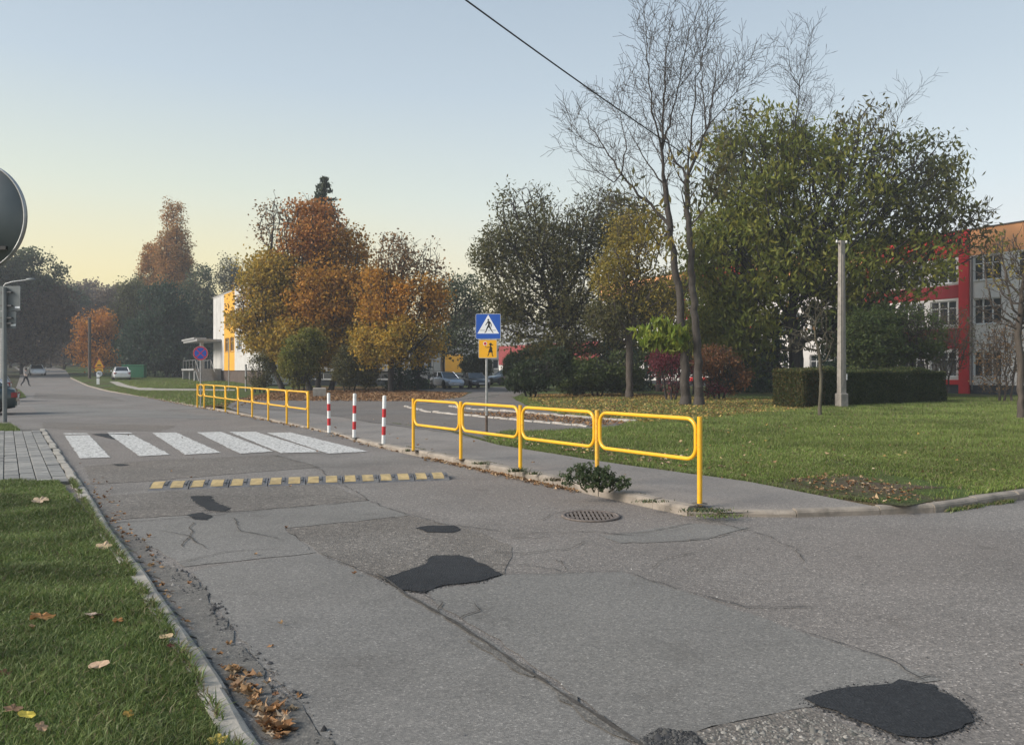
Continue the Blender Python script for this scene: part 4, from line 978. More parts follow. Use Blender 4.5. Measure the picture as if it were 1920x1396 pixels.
# ================================================================== TREES
def grow(att, trunk, step, dk, trop=(0, 0, 0), wob=.12, iters=160, di=1e9):
    att = att.copy(); tn = [np.array(t, float) for t in trunk]; nodes = [tn[0]]; par = [-1]
    for a in tn[1:]:
        d = a-nodes[-1]; k = max(1, int(np.linalg.norm(d)/step)); s = nodes[-1].copy()
        for j in range(1, k+1): nodes.append(s+d*j/k+rng.normal(0, step*.05, 3)*(j < k)); par.append(len(nodes)-2)
    X = np.array(nodes); best = np.full(len(att), 1e9); bi = np.zeros(len(att), int); alive = np.ones(len(att), bool)
    first = 0; trop = np.array(trop)
    childdir = {}
    for it in range(iters):
        new = X[first:]
        if len(new):
            D = (att**2).sum(1)[:, None]+(new**2).sum(1)[None]-2*att@new.T; m = D.argmin(1); dm = np.sqrt(np.maximum(D[np.arange(len(att)), m], 0))
            u = dm < best; best[u] = dm[u]; bi[u] = m[u]+first
        alive &= best > dk
        if not alive.any(): break
        sel = alive & (best < di)
        if not sel.any(): break
        dirs = att[sel]-X[bi[sel]]; dirs /= np.linalg.norm(dirs, axis=1)[:, None]
        acc = np.zeros((len(X), 3)); np.add.at(acc, bi[sel], dirs); act = np.unique(bi[sel])
        a = acc[act]; a /= np.linalg.norm(a, axis=1)[:, None]+1e-9; a += trop+rng.normal(0, wob, a.shape); a /= np.linalg.norm(a, axis=1)[:, None]
        keep = []; ws = np.where(sel)[0]; od = np.argsort(-best[ws]); near_ = dict(zip(bi[ws[od]].tolist(), ws[od].tolist()))
        for q, v in zip(act, a):
            L = childdir.setdefault(int(q), [])
            if len(L) >= 5: alive[sel & (bi == q)] = False; continue
            if any(v @ w_ > .9 for w_ in L):
                j = near_[int(q)]; v = att[j]-X[q]; v = v/np.linalg.norm(v)
                if any(v @ w_ > .97 for w_ in L): alive[j] = False; continue
            L.append(v); keep.append((q, v))
        if not keep:
            first = len(X)
            if not alive.any(): break
            continue
        first = len(X)
        X = np.vstack([X, [X[q]+v*step for q, v in keep]]); par += [int(q) for q, v in keep]
    return X, np.array(par)
def radii(X, par, tip, p=2.3):
    n = len(X); r = np.zeros(n); s = np.zeros(n)
    for i in range(n-1, -1, -1):
        v = s[i] if s[i] > 0 else tip**p
        r[i] = v**(1/p)
        if par[i] >= 0: s[par[i]] += v
    return r
def tubes(X, par, r, sel, n):
    c = np.where(sel & (par >= 0))[0]
    if not len(c): return np.zeros((0, 3)), np.zeros((0, 4), int)
    a = X[par[c]]; b_ = X[c]; d = b_-a; L = np.linalg.norm(d, axis=1)[:, None]; d = d/(L+1e-9); b_ = b_+d*r[c][:, None]*.5
    up = np.where(np.abs(d[:, 2:3]) < .9, [[0, 0, 1.]], [[1., 0, 0]]); u = np.cross(d, up); u /= np.linalg.norm(u, axis=1)[:, None]; v = np.cross(u, d)
    ra = np.minimum(r[par[c]], r[c]*1.35)[:, None]; rb = r[c][:, None]; V = np.zeros((len(c), 2*n, 3))
    for k in range(n):
        t = 2*math.pi*k/n; w_ = u*math.cos(t)+v*math.sin(t); V[:, k] = a+w_*ra; V[:, n+k] = b_+w_*rb
    base = (np.arange(len(c))*2*n)[:, None]; f = []
    for k in range(n): q = (k+1) % n; f.append(base+np.array([[k, q, n+q, n+k]]))
    return V.reshape(-1, 3), np.stack(f, 1).reshape(-1, 4)
def leafmesh(C, size, cols, elong=1.6, droop=.3, name='crown'):
    n = len(C); s = size*rng.uniform(.6, 1.25, n)[:, None]
    a = rng.normal(0, 1, (n, 3)); a[:, 2] -= droop*1.5; a /= np.linalg.norm(a, axis=1)[:, None]
    b_ = rng.normal(0, 1, (n, 3)); b_ = np.cross(a, b_); b_ /= np.linalg.norm(b_, axis=1)[:, None]
    nn = np.cross(a, b_)
    V = np.stack([C-a*s*.5*elong, C+b_*s*.42+nn*s*.08, C+a*s*.5*elong, C-b_*s*.42+nn*s*.08], 1).reshape(-1, 3)
    F_ = (np.arange(n)*4)[:, None]+np.array([[0, 1, 2, 3]])
    return npmesh(name, V, F_, np.repeat(cols, 4, 0))
def palcol(pal, n, jit=.22):
    p = np.array(pal); i = rng.integers(0, len(p), n); f = rng.random((n, 1)); c = p[i]*(1-f)+p[rng.integers(0, len(p), n)]*f
    return np.clip(c*rng.uniform(1-jit, 1+jit, (n, 1)), .002, 1)
GRN = [(.135, .165, .026), (.175, .190, .032), (.090, .120, .022), (.22, .20, .034)]
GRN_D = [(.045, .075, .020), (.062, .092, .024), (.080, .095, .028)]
GRN_L = [(.19, .25, .03), (.14, .20, .025), (.25, .27, .04)]
OLV = [(.075, .078, .030), (.100, .098, .034), (.055, .062, .024), (.140, .118, .042)]
OLVY = [(0.210, 0.180, 0.038), (0.285, 0.225, 0.045), (0.120, 0.120, 0.030), (0.360, 0.255, 0.045)]
ORG = [(.50, .235, .035), (.38, .18, .03), (.58, .31, .045), (.27, .135, .03), (.20, .15, .03)]
ORGY = [(.54, .32, .045), (.42, .28, .04), (.25, .20, .035), (.17, .15, .03)]
RST = [(.34, .13, .035), (.42, .17, .04), (.24, .10, .03), (.40, .22, .05)]
BURG = [(0.150, 0.030, 0.045), (0.098, 0.022, 0.033), (0.210, 0.045, 0.053)]
BRN = [(0.225, 0.128, 0.060), (0.285, 0.165, 0.068), (0.150, 0.098, 0.053), (0.105, 0.090, 0.045)]
HZG = [(0.075, 0.098, 0.053), (0.105, 0.120, 0.060), (0.060, 0.075, 0.045)]
HZB = [(0.128, 0.090, 0.063), (0.090, 0.068, 0.053), (0.150, 0.112, 0.075)]
DCON = [(0.015, 0.036, 0.024), (0.024, 0.048, 0.030), (0.033, 0.060, 0.030)]
DCN = [(.022, .045, .030), (.032, .058, .034), (.045, .068, .038)]
PBR = [(.42, .20, .06), (.32, .16, .055), (.22, .16, .05)]
DORG = [(0.510, 0.210, 0.038), (0.405, 0.165, 0.033), (0.570, 0.285, 0.053), (0.300, 0.128, 0.030)]
QN, QP = 2.3, .72
def tree(name, label, root, ells, natt, step, dk, leaf, tip=.012, trunk_top=None, bark=None, per=6, spread=.35, trop=(0, 0, .12), wob=.15, group=None, cat='tree', stems=None,
         elong=1.6, droop=.3, depth=.8, p=2.3, big=.028, cut=3.0, iters=220, flat=0, tw=.55, R0=.2, clump=1.9):
    step *= .85; dk *= .62
    """ells: (px cx, cy, rx, ry, weight, leaves, palette) measured at the tree's distance"""
    natt = int(natt*QN); per *= QP
    Y = root.y; k = Y/F; rx0, ry0, rz0 = root
    E = [((cx-960)*k-rx0, (HC+(700-cy)*k)-rz0, rx*k, ry*k, w_, lf, pal) for cx, cy, rx, ry, w_, lf, pal in ells]
    W = np.array([e[4]*e[2]*e[3] for e in E]); W /= W.sum(); A = []
    for e, w_ in zip(E, W):
        n = max(4, int(natt*w_)); q = rng.normal(0, 1, (n, 3)); q /= np.linalg.norm(q, axis=1)[:, None]; q *= (rng.random((n, 1))**(1/2.6))
        A.append(np.array([e[0], 0, e[1]])+q*np.array([e[2], e[2]*depth, e[3]]))
    A = np.vstack(A); A = A[A[:, 2] > min(.3, R0*3)]
    if trunk_top is None: trunk_top = [(0, 0, max(1, min(e[1]-e[3]*.8 for e in E)))]
    r_ = empty(name, root, 0, label, cat, group)
    Xs = []
    stems = stems or [((0, 0, 0), trunk_top)]
    allX, allr, allpar = [], [], []
    tv, tf, bv, bf, wv, wf = [], [], [], [], [], []
    def app(V, Fs, lv, lf_):
        if len(V): lf_.append(Fs+sum(len(x) for x in lv)); lv.append(V)
    for si, (b0, tops) in enumerate(stems):
        if len(stems) > 1:
            dd = np.array([[((a[0]-s[1][-1][0])**2+(a[1]-s[1][-1][1])**2) for s in stems] for a in A]); sel = dd.argmin(1) == si; At = A[sel]
        else: At = A
        if len(At) < 3: continue
        X, par = grow(At, [b0]+list(tops), step, dk, trop, wob, iters)
        if tw:
            for rd in range(2):
                r = radii(X, par, tip, p); c_ = np.where((r < tip*3) & (X[:, 2] > min(1.5, R0*8)))[0]; c_ = c_[c_ > 3]; c_ = c_[rng.random(len(c_)) < tw]
                d_ = X[c_]-X[par[c_]]; d_ /= np.linalg.norm(d_, axis=1)[:, None]+1e-9; d_ = d_+rng.normal(0, .45, d_.shape)+np.array([0, 0, .25]); d_ /= np.linalg.norm(d_, axis=1)[:, None]
                X = np.vstack([X, X[c_]+d_*step*rng.uniform(.5, 1.1, (len(c_), 1))]); par = np.concatenate([par, c_])
        ch = np.zeros(len(X), bool); ch[par[par >= 0]] = True; p = max(1.9, math.log(max(8, (~ch).sum()))/math.log(R0/tip)); r = radii(X, par, tip, p); base = X[:, 2] < .5
        r = r*(1+.25*np.clip((.5-X[:, 2])/.5, 0, 1))
        nt_ = 0
        main = r > r[0]*.62
        app(*tubes(X, par, r, main, 10), tv, tf); app(*tubes(X, par, r, (~main) & (r > big), 5), bv, bf); app(*tubes(X, par, r, (~main) & (r <= big), 3), wv, wf)
        allX.append(X); allr.append(r)
    if tv and len(stems) > 1:
        for a_, b_ in zip(tv, tf): link('trunk', npmesh('trunk', a_, b_-b_.min(), smooth=True), bark or BARK, r_)
    elif tv: link('trunk', npmesh('trunk', np.vstack(tv), np.vstack(tf), smooth=True), bark or BARK, r_)
    if bv: link('limbs', npmesh('limbs', np.vstack(bv), np.vstack(bf), smooth=True), bark or BARK, r_)['kind'] = 'stuff'
    if wv: link('twigs', npmesh('twigs', np.vstack(wv), np.vstack(wf)), bark or BARK, r_)['kind'] = 'stuff'
    X = np.vstack(allX); r = np.concatenate(allr); X = X[r < tip*cut]
    if leaf and len(X):
        d = np.stack([((X[:, 0]-e[0])/e[2])**2+((X[:, 2]-e[1])/e[3])**2+.4*(X[:, 1]/e[2]/depth)**2 for e in E], 1); ei = d.argmin(1)
        C, cols = [], []
        for j, e in enumerate(E):
            q = X[ei == j]; m_ = e[5]*per
            if not len(q) or m_ <= 0: continue
            cl = rng.random(len(q)); qs = q+np.array([rx0, ry0, 0]); nz = vnoise(qs[:, 0]*1.0+qs[:, 1]*.55+300, qs[:, 2]*1.25+qs[:, 1]*.35+300, clump, 51)*.6+vnoise(qs[:, 0]+900, qs[:, 2]-qs[:, 1]*.7+900, clump*.45, 52)*.4
            cnt = rng.poisson(m_*np.clip(4.2*nz-1.15, .04, 2.6)*(.55+.9*cl)); idx = np.repeat(np.arange(len(q)), cnt)
            c = q[idx]+np.clip(rng.normal(0, spread, (len(idx), 3)), -spread*1.5, spread*1.5)*np.array([1, 1, .7-flat])-np.array([0, 0, spread*.3]); C.append(c)
            base = palcol(e[6], len(q), .1)*(.72+.6*cl[:, None]); cc = base[idx]*.6+palcol(e[6], len(idx))*.4; cols.append(cc)
        if C: link('crown', leafmesh(np.vstack(C), leaf, np.vstack(cols), elong, droop), LEAF, r_)
    return r_
def copy_tree(o, loc, rz, sc, label, group=None):
    c = o.copy(); COL.objects.link(c); c.location = loc; c.rotation_euler = (0, 0, rz); c.scale = sc; c['label'] = label
    if group: c['group'] = group
    for ch in o.children: d = ch.copy(); COL.objects.link(d); d.parent = c
    return c
# --- the two bare ashes in front: long rising limbs, short upturned side shoots
class Sk:
    def __init__(s): s.X, s.P, s.R = [], [], []
    def add(s, p, par, r): s.X.append(np.array(p, float)); s.P.append(par); s.R.append(r); return len(s.X)-1
def shoots(sk, i0, p, d, L, r, lev, step=.3):
    """one shoot that bends upwards, with opposite side shoots"""
    n = max(2, int(L/step)); cur = i0; p = np.array(p, float); d = d/np.linalg.norm(d); side = rng.normal(0, 1, 3)
    for k in range(1, n+1):
        d = d+np.array([0, 0, .075])+rng.normal(0, .05, 3); d /= np.linalg.norm(d); p = p+d*step; t = k/n
        cur = sk.add(p, cur, max(.0078, r*(1-.7*t)))
        if lev > 0 and t > .12 and rng.random() < (.9 if lev == 1 else .95) and (k % 2 or lev == 1):
            side = np.cross(d, rng.normal(0, 1, 3)); side /= np.linalg.norm(side)
            for s in ((1, -1) if rng.random() < .55 else (1,)):
                dd = d*.78+side*s*.62; shoots(sk, cur, p, dd, L*(1-.55*t)*rng.uniform(.28, .52), max(.0085, r*.55*(1-.5*t)), lev-1, step*.9)
def limbs_from(sk, root, limbs, depth=1.8, base=None):
    Y = root.y; k = Y/F; nodes = base or {}
    for name, start, pts, r0, r1 in limbs:
        if start is None: cur = sk.add((0, 0, 0), -1, r0*1.35); y0 = 0.; prev = np.zeros(3)
        else: cur, prev = nodes[start]; y0 = prev[1]
        W_ = [prev]; yd = rng.normal(0, depth); m = len(pts)
        for q, (px, py) in enumerate([(a_, b_ if b_ > 130 else b_+(130-b_)*.28) for a_, b_ in pts]):
            f = (q+1)/m; W_.append(np.array([(px-960)*k-root.x, y0+yd*f*(0 if start is None else 1), HC+(700-py)*k-root.z]))
        tot = sum(np.linalg.norm(b_-a) for a, b_ in zip(W_, W_[1:])); acc = 0; cnt = 0; total_n = 0
        for si, (a, b_) in enumerate(zip(W_, W_[1:])):
            L = np.linalg.norm(b_-a); n = max(1, int(L/.35))
            for q in range(1, n+1):
                t = (acc+L*q/n)/tot; p = a+(b_-a)*q/n+rng.normal(0, .035, 3); r = r0+(r1-r0)*t**.8; cur = sk.add(p, cur, r); cnt += 1
                d = (b_-a)/L
                if (start is not None or p[2] > 8.5) and t > .08:
                    if rng.random() < .82:
                        side = np.cross(d, rng.normal(0, 1, 3)); side /= np.linalg.norm(side)
                        for s in ((1, -1) if rng.random() < .45 else (1,)):
                            LL = rng.uniform(1.1, 2.5)*(1.1-.6*t)*(1 if rng.random() < .8 else 1.5)
                            shoots(sk, cur, p, d*.75+side*s*.66, LL, max(.012, r*.36), 2)
            acc += L; nodes[name+str(si+1)] = (cur, W_[si+1]); nodes[name] = (cur, W_[si+1])
    return nodes
def put_skeleton(sk, r_, bark=BARK, trunk=True, rt=.10):
    X = np.array(sk.X); P_ = np.array(sk.P); r = np.array(sk.R); mn = r > rt
    for nm, sel, n, kd in (('trunk', mn, 10, 0), ('limbs', (~mn) & (r > .02), 5, 1), ('twigs', r <= .02, 3, 1)):
        V, Fc = tubes(X, P_, r, sel, n)
        if len(V):
            o = link(nm, npmesh(nm, V, Fc, smooth=n > 4), bark, r_)
            if kd: o['kind'] = 'stuff'
    return X, r
def clusters(r_, X, r, spec, size, k, root, per=10, spread=.26, elong=2.4, droop=1.0):
    C, cols = [], []
    for cx, cy, rx, ry, dn, pal in spec:
        x0, z0 = (cx-960)*k-root.x, HC+(700-cy)*k-root.z; m_ = (((X[:, 0]-x0)/(rx*k))**2+((X[:, 2]-z0)/(ry*k))**2 < 1) & (r < .03)
        q = X[m_]; idx = np.repeat(np.arange(len(q)), rng.poisson(per*dn, len(q)))
        if len(idx): C.append(q[idx]+np.clip(rng.normal(0, spread, (len(idx), 3)), -spread*1.4, spread*1.4)); cols.append(palcol(pal, len(idx)))
    if C: link('crown', leafmesh(np.vstack(C), size, np.vstack(cols), elong, droop), LEAF, r_)
BARKA = barkmat('bark_ash', (.055, .046, .038))
r1 = G(1285, 763, .1); e1 = empty('ash_tree', r1, 0, 'tall bare ash leaning left, the left one of two slim trunks', 'tree', 'two bare ashes'); s1 = Sk()
nd = limbs_from(s1, r1, [('t', None, [(1282, 650), (1272, 540), (1256, 430), (1246, 350)], .22, .12), ('a', 't4', [(1238, 290), (1236, 220), (1233, 140), (1240, 50)], .085, .012),
     ('b', 't3', [(1222, 385), (1170, 325), (1140, 270), (1112, 225), (1106, 190)], .085, .012), ('c', 'b2', [(1150, 345), (1110, 325), (1078, 300)], .035, .008), ('d', 'a1', [(1212, 235), (1198, 170), (1186, 100), (1180, 62)], .05, .01),
     ('e', 'a1', [(1252, 215), (1262, 130), (1276, 50)], .045, .01), ('f', 'b2', [(1182, 255), (1172, 185), (1152, 140)], .04, .009), ('g', 'b3', [(1108, 265), (1082, 245), (1078, 215)], .025, .007), ('h', 't3', [(1230, 470), (1200, 440), (1175, 400)], .04, .01),
     ('i', 't4', [(1215, 310), (1185, 260), (1160, 215)], .045, .009), ('l', 'b1', [(1180, 392), (1140, 380), (1105, 372), (1085, 350)], .03, .007)])
X_, R_ = put_skeleton(s1, e1, BARKA)
for z_, (cx, cy) in enumerate([(1232, 640), (1200, 655), (1265, 640), (1275, 690)]):   # low leafy side shoots
    pass
lo = Sk(); k1 = r1.y/F
b0 = lo.add(((1283-960)*k1-r1.x, 0, HC+(700-672)*k1-r1.z), -1, .03)
for cx, cy in ((1215, 640), (1240, 628), (1262, 645), (1280, 655), (1225, 655)):
    p = np.array([(cx-960)*k1-r1.x, rng.normal(-.4, .4), HC+(700-cy)*k1-r1.z]); q = lo.X[b0]; d = p-q; L = np.linalg.norm(d); cur = b0
    for n_ in range(1, 6): cur = lo.add(q+d*n_/5+np.array([0, 0, .25*math.sin(math.pi*n_/5)]), cur, .02-.002*n_); shoots(lo, cur, lo.X[cur], d/L, .7, .008, 1, .14)
X2, R2 = put_skeleton(lo, e1, BARKA)
clusters(e1, X2, R2, [(1240, 645, 90, 50, .55, GRN_L)], .15, k1, r1, 5, .10, 3.0, 1.2)
clusters(e1, X_, R_, [(1235, 440, 60, 50, .10, OLVY), (1190, 385, 60, 35, .03, OLV)], .16, k1, r1, 6)
r2 = G(1311, 764, .1); e2 = empty('ash_tree', r2, 0, 'tall bare ash forking upright, the right one of two slim trunks', 'tree', 'two bare ashes'); s2 = Sk()
limbs_from(s2, r2, [('t', None, [(1306, 650), (1298, 540), (1291, 430), (1288, 340)], .20, .11), ('a', 't4', [(1310, 292), (1332, 240), (1350, 165), (1360, 95), (1358, 45)], .085, .011), ('b', 't4', [(1272, 290), (1254, 225), (1240, 150), (1226, 85)], .06, .01),
     ('c', 't4', [(1286, 270), (1290, 190), (1300, 120), (1296, 55)], .055, .01), ('d', 'a2', [(1326, 165), (1324, 90), (1334, 25)], .045, .01), ('e', 'a3', [(1378, 120), (1400, 70)], .03, .008), ('f', 'a2', [(1365, 200), (1395, 150), (1412, 110)], .03, .008), ('g', 't3', [(1320, 400), (1345, 350), (1370, 300)], .045, .01)])
X_, R_ = put_skeleton(s2, e2, BARKA); k2 = r2.y/F
clusters(e2, X_, R_, [(1320, 400, 60, 60, .16, OLV), (1290, 300, 30, 40, .05, OLVY), (1370, 330, 40, 50, .12, OLV)], .16, k2, r2, 6)
# --- the great green tree behind the pole
r3 = GX(1493, 47, .1)
tree('green_ash_tree', 'huge spreading green tree with bare top shoots behind the hedge', r3,
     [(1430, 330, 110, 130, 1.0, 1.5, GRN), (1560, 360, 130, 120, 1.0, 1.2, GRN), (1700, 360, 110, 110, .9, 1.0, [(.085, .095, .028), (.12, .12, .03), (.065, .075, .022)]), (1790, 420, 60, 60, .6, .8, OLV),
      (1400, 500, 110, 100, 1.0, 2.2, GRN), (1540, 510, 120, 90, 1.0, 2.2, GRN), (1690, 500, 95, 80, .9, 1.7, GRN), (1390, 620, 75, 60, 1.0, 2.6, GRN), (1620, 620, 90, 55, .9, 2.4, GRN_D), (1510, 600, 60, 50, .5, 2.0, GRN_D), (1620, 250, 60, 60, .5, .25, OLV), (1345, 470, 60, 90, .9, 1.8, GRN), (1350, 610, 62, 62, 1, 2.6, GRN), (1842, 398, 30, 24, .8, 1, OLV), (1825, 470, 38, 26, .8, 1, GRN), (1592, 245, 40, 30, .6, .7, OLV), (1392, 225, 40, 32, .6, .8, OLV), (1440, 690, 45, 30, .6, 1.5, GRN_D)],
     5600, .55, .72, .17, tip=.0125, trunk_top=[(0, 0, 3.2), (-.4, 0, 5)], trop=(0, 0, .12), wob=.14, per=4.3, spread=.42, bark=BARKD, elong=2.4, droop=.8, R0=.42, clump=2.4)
s3 = Sk(); tp = [o for o in scene.objects if o.name.startswith('green_ash_tree')][0]
limbs_from(s3, r3, [('t', None, [(1492, 640), (1485, 500), (1478, 400)], .1, .08), ('a', 't3', [(1470, 300), (1467, 200), (1474, 110)], .07, .01), ('b', 't3', [(1500, 310), (1530, 230), (1560, 170), (1572, 120)], .06, .01), ('c', 'b2', [(1565, 240), (1590, 190), (1596, 150)], .035, .01),
     ('d', 'a2', [(1450, 180), (1436, 130)], .03, .009), ('e', 'b2', [(1520, 180), (1512, 120)], .03, .009), ('f', 't2', [(1580, 400), (1640, 300), (1665, 215)], .06, .01), ('g', 't2', [(1400, 400), (1370, 300), (1385, 200)], .06, .01)], 1.5)
put_skeleton(s3, tp, BARKD)
# --- dark olive tree and yellowish neighbour
r4 = GX(1086, 50, .1)
tree('olive_green_tree', 'dark feathery tree with a slanting trunk right of the crossing sign', r4,
     [(985, 400, 60, 50, .9, 1.3, OLV), (950, 480, 60, 60, 1, 1.5, OLV), (1040, 470, 90, 90, 1, 1.6, OLV), (1130, 420, 70, 65, .9, 1.2, OLV), (960, 560, 60, 50, .9, 1.4, OLV), (1060, 580, 80, 60, .9, 1.5, OLV), (1140, 540, 60, 70, .7, 1.2, OLV), (1060, 645, 75, 35, .8, 1.5, OLV), (965, 620, 48, 28, .7, 1.3, OLV), (1145, 630, 45, 45, .7, 1.2, OLV)],
     3200, .45, .6, .13, tip=.0125, trunk_top=[(-.2, 0, 1.5), (-1.5, 0, 4.5)], trop=(0, 0, .05), wob=.2, per=4.6, spread=.38, bark=BARKD, elong=2.0, R0=.32)
r5 = GX(1180, 44, .1)
tree('yellowing_tree', 'thin tree with yellow and olive leaves between the dark tree and the bare ashes', r5,
     [(1200, 440, 60, 50, .9, 1.4, OLVY), (1170, 520, 60, 60, 1, 1.3, OLVY), (1230, 560, 55, 60, .9, 1.2, OLVY), (1150, 600, 55, 45, .8, 1.2, OLV)],
     1500, .4, .55, .12, tip=.0115, trop=(0, 0, .1), per=6, spread=.33)
# --- orange maples
r6 = GX(597, 60, .1)
tree('maple_tree', 'large multi-stemmed orange and rust maple left of centre', r6,
     [(585, 440, 75, 60, .8, 1.0, RST), (530, 430, 50, 55, .7, .25, BRN), (640, 480, 55, 60, .7, .6, ORG), (520, 540, 75, 70, 1, 1.6, ORGY), (610, 560, 90, 80, 1, 1.9, ORG), (670, 550, 50, 60, .8, 1.7, ORG), (490, 610, 55, 55, 1, 1.6, ORGY), (580, 640, 80, 50, 1, 1.9, ORGY), (660, 640, 45, 45, .8, 1.6, ORGY), (465, 560, 30, 50, .5, .8, BRN)],
     3300, .55, .75, .21, tip=.015, stems=[((-.6, 0, 0), [(-1.8, 0, 3.2)]), ((0, 0, 0), [(0, 0, 2), (.1, .3, 4.5)]), ((.9, .4, 0), [(1.8, .5, 3.5)]), ((-2.9, .3, 0), [(-4.0, .3, 3)])], per=14, spread=.45, clump=1.2, trop=(0, 0, .22), bark=BARKD, elong=1.1)
r7 = GX(733, 56, .1)
tree('maple_tree', 'smaller orange maple with a single dark trunk right of the large one', r7,
     [(745, 490, 45, 45, .8, .5, BRN), (800, 500, 30, 40, .4, .4, BRN), (725, 560, 50, 60, 1, 1.4, ORG), (790, 570, 50, 55, 1, 1.5, ORG), (760, 640, 65, 50, 1, 1.9, ORGY), (700, 650, 35, 40, .7, 1.5, ORGY)],
     1500, .5, .7, .20, tip=.015, trunk_top=[(0, 0, 1.6)], per=14, spread=.42, clump=1.2, trop=(0, 0, .2), bark=BARKD, elong=1.1)
r8 = GX(830, 72, .1)
tree('linden_tree', 'dusky green tree behind the parked silver car', r8,
     [(860, 560, 50, 45, 1, 1.6, HZG), (840, 620, 55, 55, 1, 1.8, HZG), (885, 610, 35, 55, .8, 1.5, HZG), (835, 530, 25, 25, .5, 1, BRN)],
     1000, .6, .8, .22, tip=.016, trunk_top=[(0, 0, 2.5)], per=6, spread=.45, bark=BARKD, elong=1.1)
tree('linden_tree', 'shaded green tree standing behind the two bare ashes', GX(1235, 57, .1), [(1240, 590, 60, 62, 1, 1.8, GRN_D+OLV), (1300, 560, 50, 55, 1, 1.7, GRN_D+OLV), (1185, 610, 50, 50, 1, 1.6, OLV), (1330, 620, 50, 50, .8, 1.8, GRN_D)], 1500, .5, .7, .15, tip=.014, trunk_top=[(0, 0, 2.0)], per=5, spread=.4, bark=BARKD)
# --- slim trees on the right
r9 = G(1537, 784, .1)
tree('sapling', 'thin leafless sapling standing on the lawn left of the concrete pole', r9,
     [(1530, 600, 28, 45, 1, .02, BRN), (1500, 645, 34, 25, .8, 0, BRN), (1550, 650, 22, 30, .5, 0, BRN)], 260, .22, .3, .1, tip=.008, trunk_top=[(.05, 0, 1.2), (0, 0, 2.0)], trop=(0, 0, .2), big=.02, R0=.055, bark=barkmat('bark_green_brown', (.085, .075, .05)))
r10 = GX(1914, 24.3, .1)
tree('rowan_tree', 'small nearly bare tree cut by the right edge of the picture', r10,
     [(1890, 500, 55, 60, 1, .25, OLVY), (1945, 490, 60, 70, .9, .25, OLVY), (1880, 580, 50, 40, .6, .2, OLV), (1960, 580, 60, 50, .5, .2, OLV)], 900, .25, .34, .075, tip=.0075, trunk_top=[(0, 0, 1.6), (-.1, 0, 2.6)], trop=(0, 0, .2), per=3, spread=.12, big=.02, bark=BARK, R0=.10)
# --- conifers --------------------------------------------------------
def conifer(name, label, root, H, Rb, pal=DCON, dens=1.0, z0=.6, leaf=.16, group=None):
    r_ = empty(name, root, 0, label, 'tree', group)
    MB().tube([(0, 0, -.1), (0, 0, H*.5), (0, 0, H*.98)], Rb*.06+.06, 8, r_end=.02).obj('trunk', BARKD, r_)
    V, Fc, C = [], [], []; z = z0; mb = MB()
    while z < H*.985:
        t = (z-z0)/(H-z0); Lb = Rb*(1-t)**.85*(.35+.65*min(1, (t+.08)*6))
        for k in range(int(5+4*(1-t))):
            a = rng.random()*6.283; L = Lb*rng.uniform(.7, 1.12); n = max(3, int(L/.22)); s = np.linspace(.08, 1, n)
            px_ = np.cos(a)*L*s; py_ = np.sin(a)*L*s; pz = z+rng.uniform(-.1, .1)-L*.38*s**1.3+L*.16*s**3
            mb.tube([(px_[0]*0, py_[0]*0, z), (px_[n//2], py_[n//2], pz[n//2]), (px_[-1], py_[-1], pz[-1])], .02+.012*L, 3, cap=False, r_end=.006)
            for i in range(n):
                m_ = int(rng.poisson(9*dens)); w_ = .10+.22*L*s[i]*(1-s[i]*.55)*.6
                C.append(np.stack([px_[i]+rng.normal(0, w_, m_), py_[i]+rng.normal(0, w_, m_), pz[i]-np.abs(rng.normal(0, .16, m_))], 1))
        z += .34+.0*H+.016*H*(1-t)
    mb.obj('limbs', BARKD, r_)['kind'] = 'stuff'
    C = np.vstack(C); link('crown', leafmesh(C, leaf, palcol(pal, len(C)), 2.4, .9), LEAF, r_); return r_
q = GX(607, 74, .1); conifer('spruce_tree', 'tall dark spruce rising above the large orange maple', q, 20.6, 5.2, [(.035, .05, .028), (.05, .06, .033)], .75, 4, .22)
q = GX(750, 60, .1); conifer('spruce_tree', 'small dark spruce under the single-trunk maple', q, 3.4, 1.5, DCON, .9, .2, .13)
q = GX(785, 63, .1); conifer('spruce_tree', 'dark blue spruce left of the silver estate car', q, 4.0, 1.6, DCON, .9, .2, .13)
q = GX(1385, 56, .1); conifer('spruce_tree', 'low black-green conifer behind the rust coloured bush', q, 6, 3.4, DCON, .6, .2, .2)
q = GX(1455, 58, .1); conifer('yew_tree', 'very dark conifer beside the trunk of the great green tree', q, 6.5, 3.2, DCON, .6, .2, .2)
q = GX(1140, 58, .1); conifer('spruce_tree', 'deep shaded conifer between the dark tree and the burgundy bush', q, 6, 3.0, DCON, .6, .2, .2)
q = GX(1600, 58, .1); conifer('yew_tree', 'dark conifer mass right of the concrete pole behind the hedge', q, 7, 4.2, DCON, .5, .2, .22)
q = GX(1185, 62, .1); conifer('spruce_tree', 'second deep shaded conifer behind the yellowing tree', q, 5.5, 2.6, DCON, .6, .2, .2)
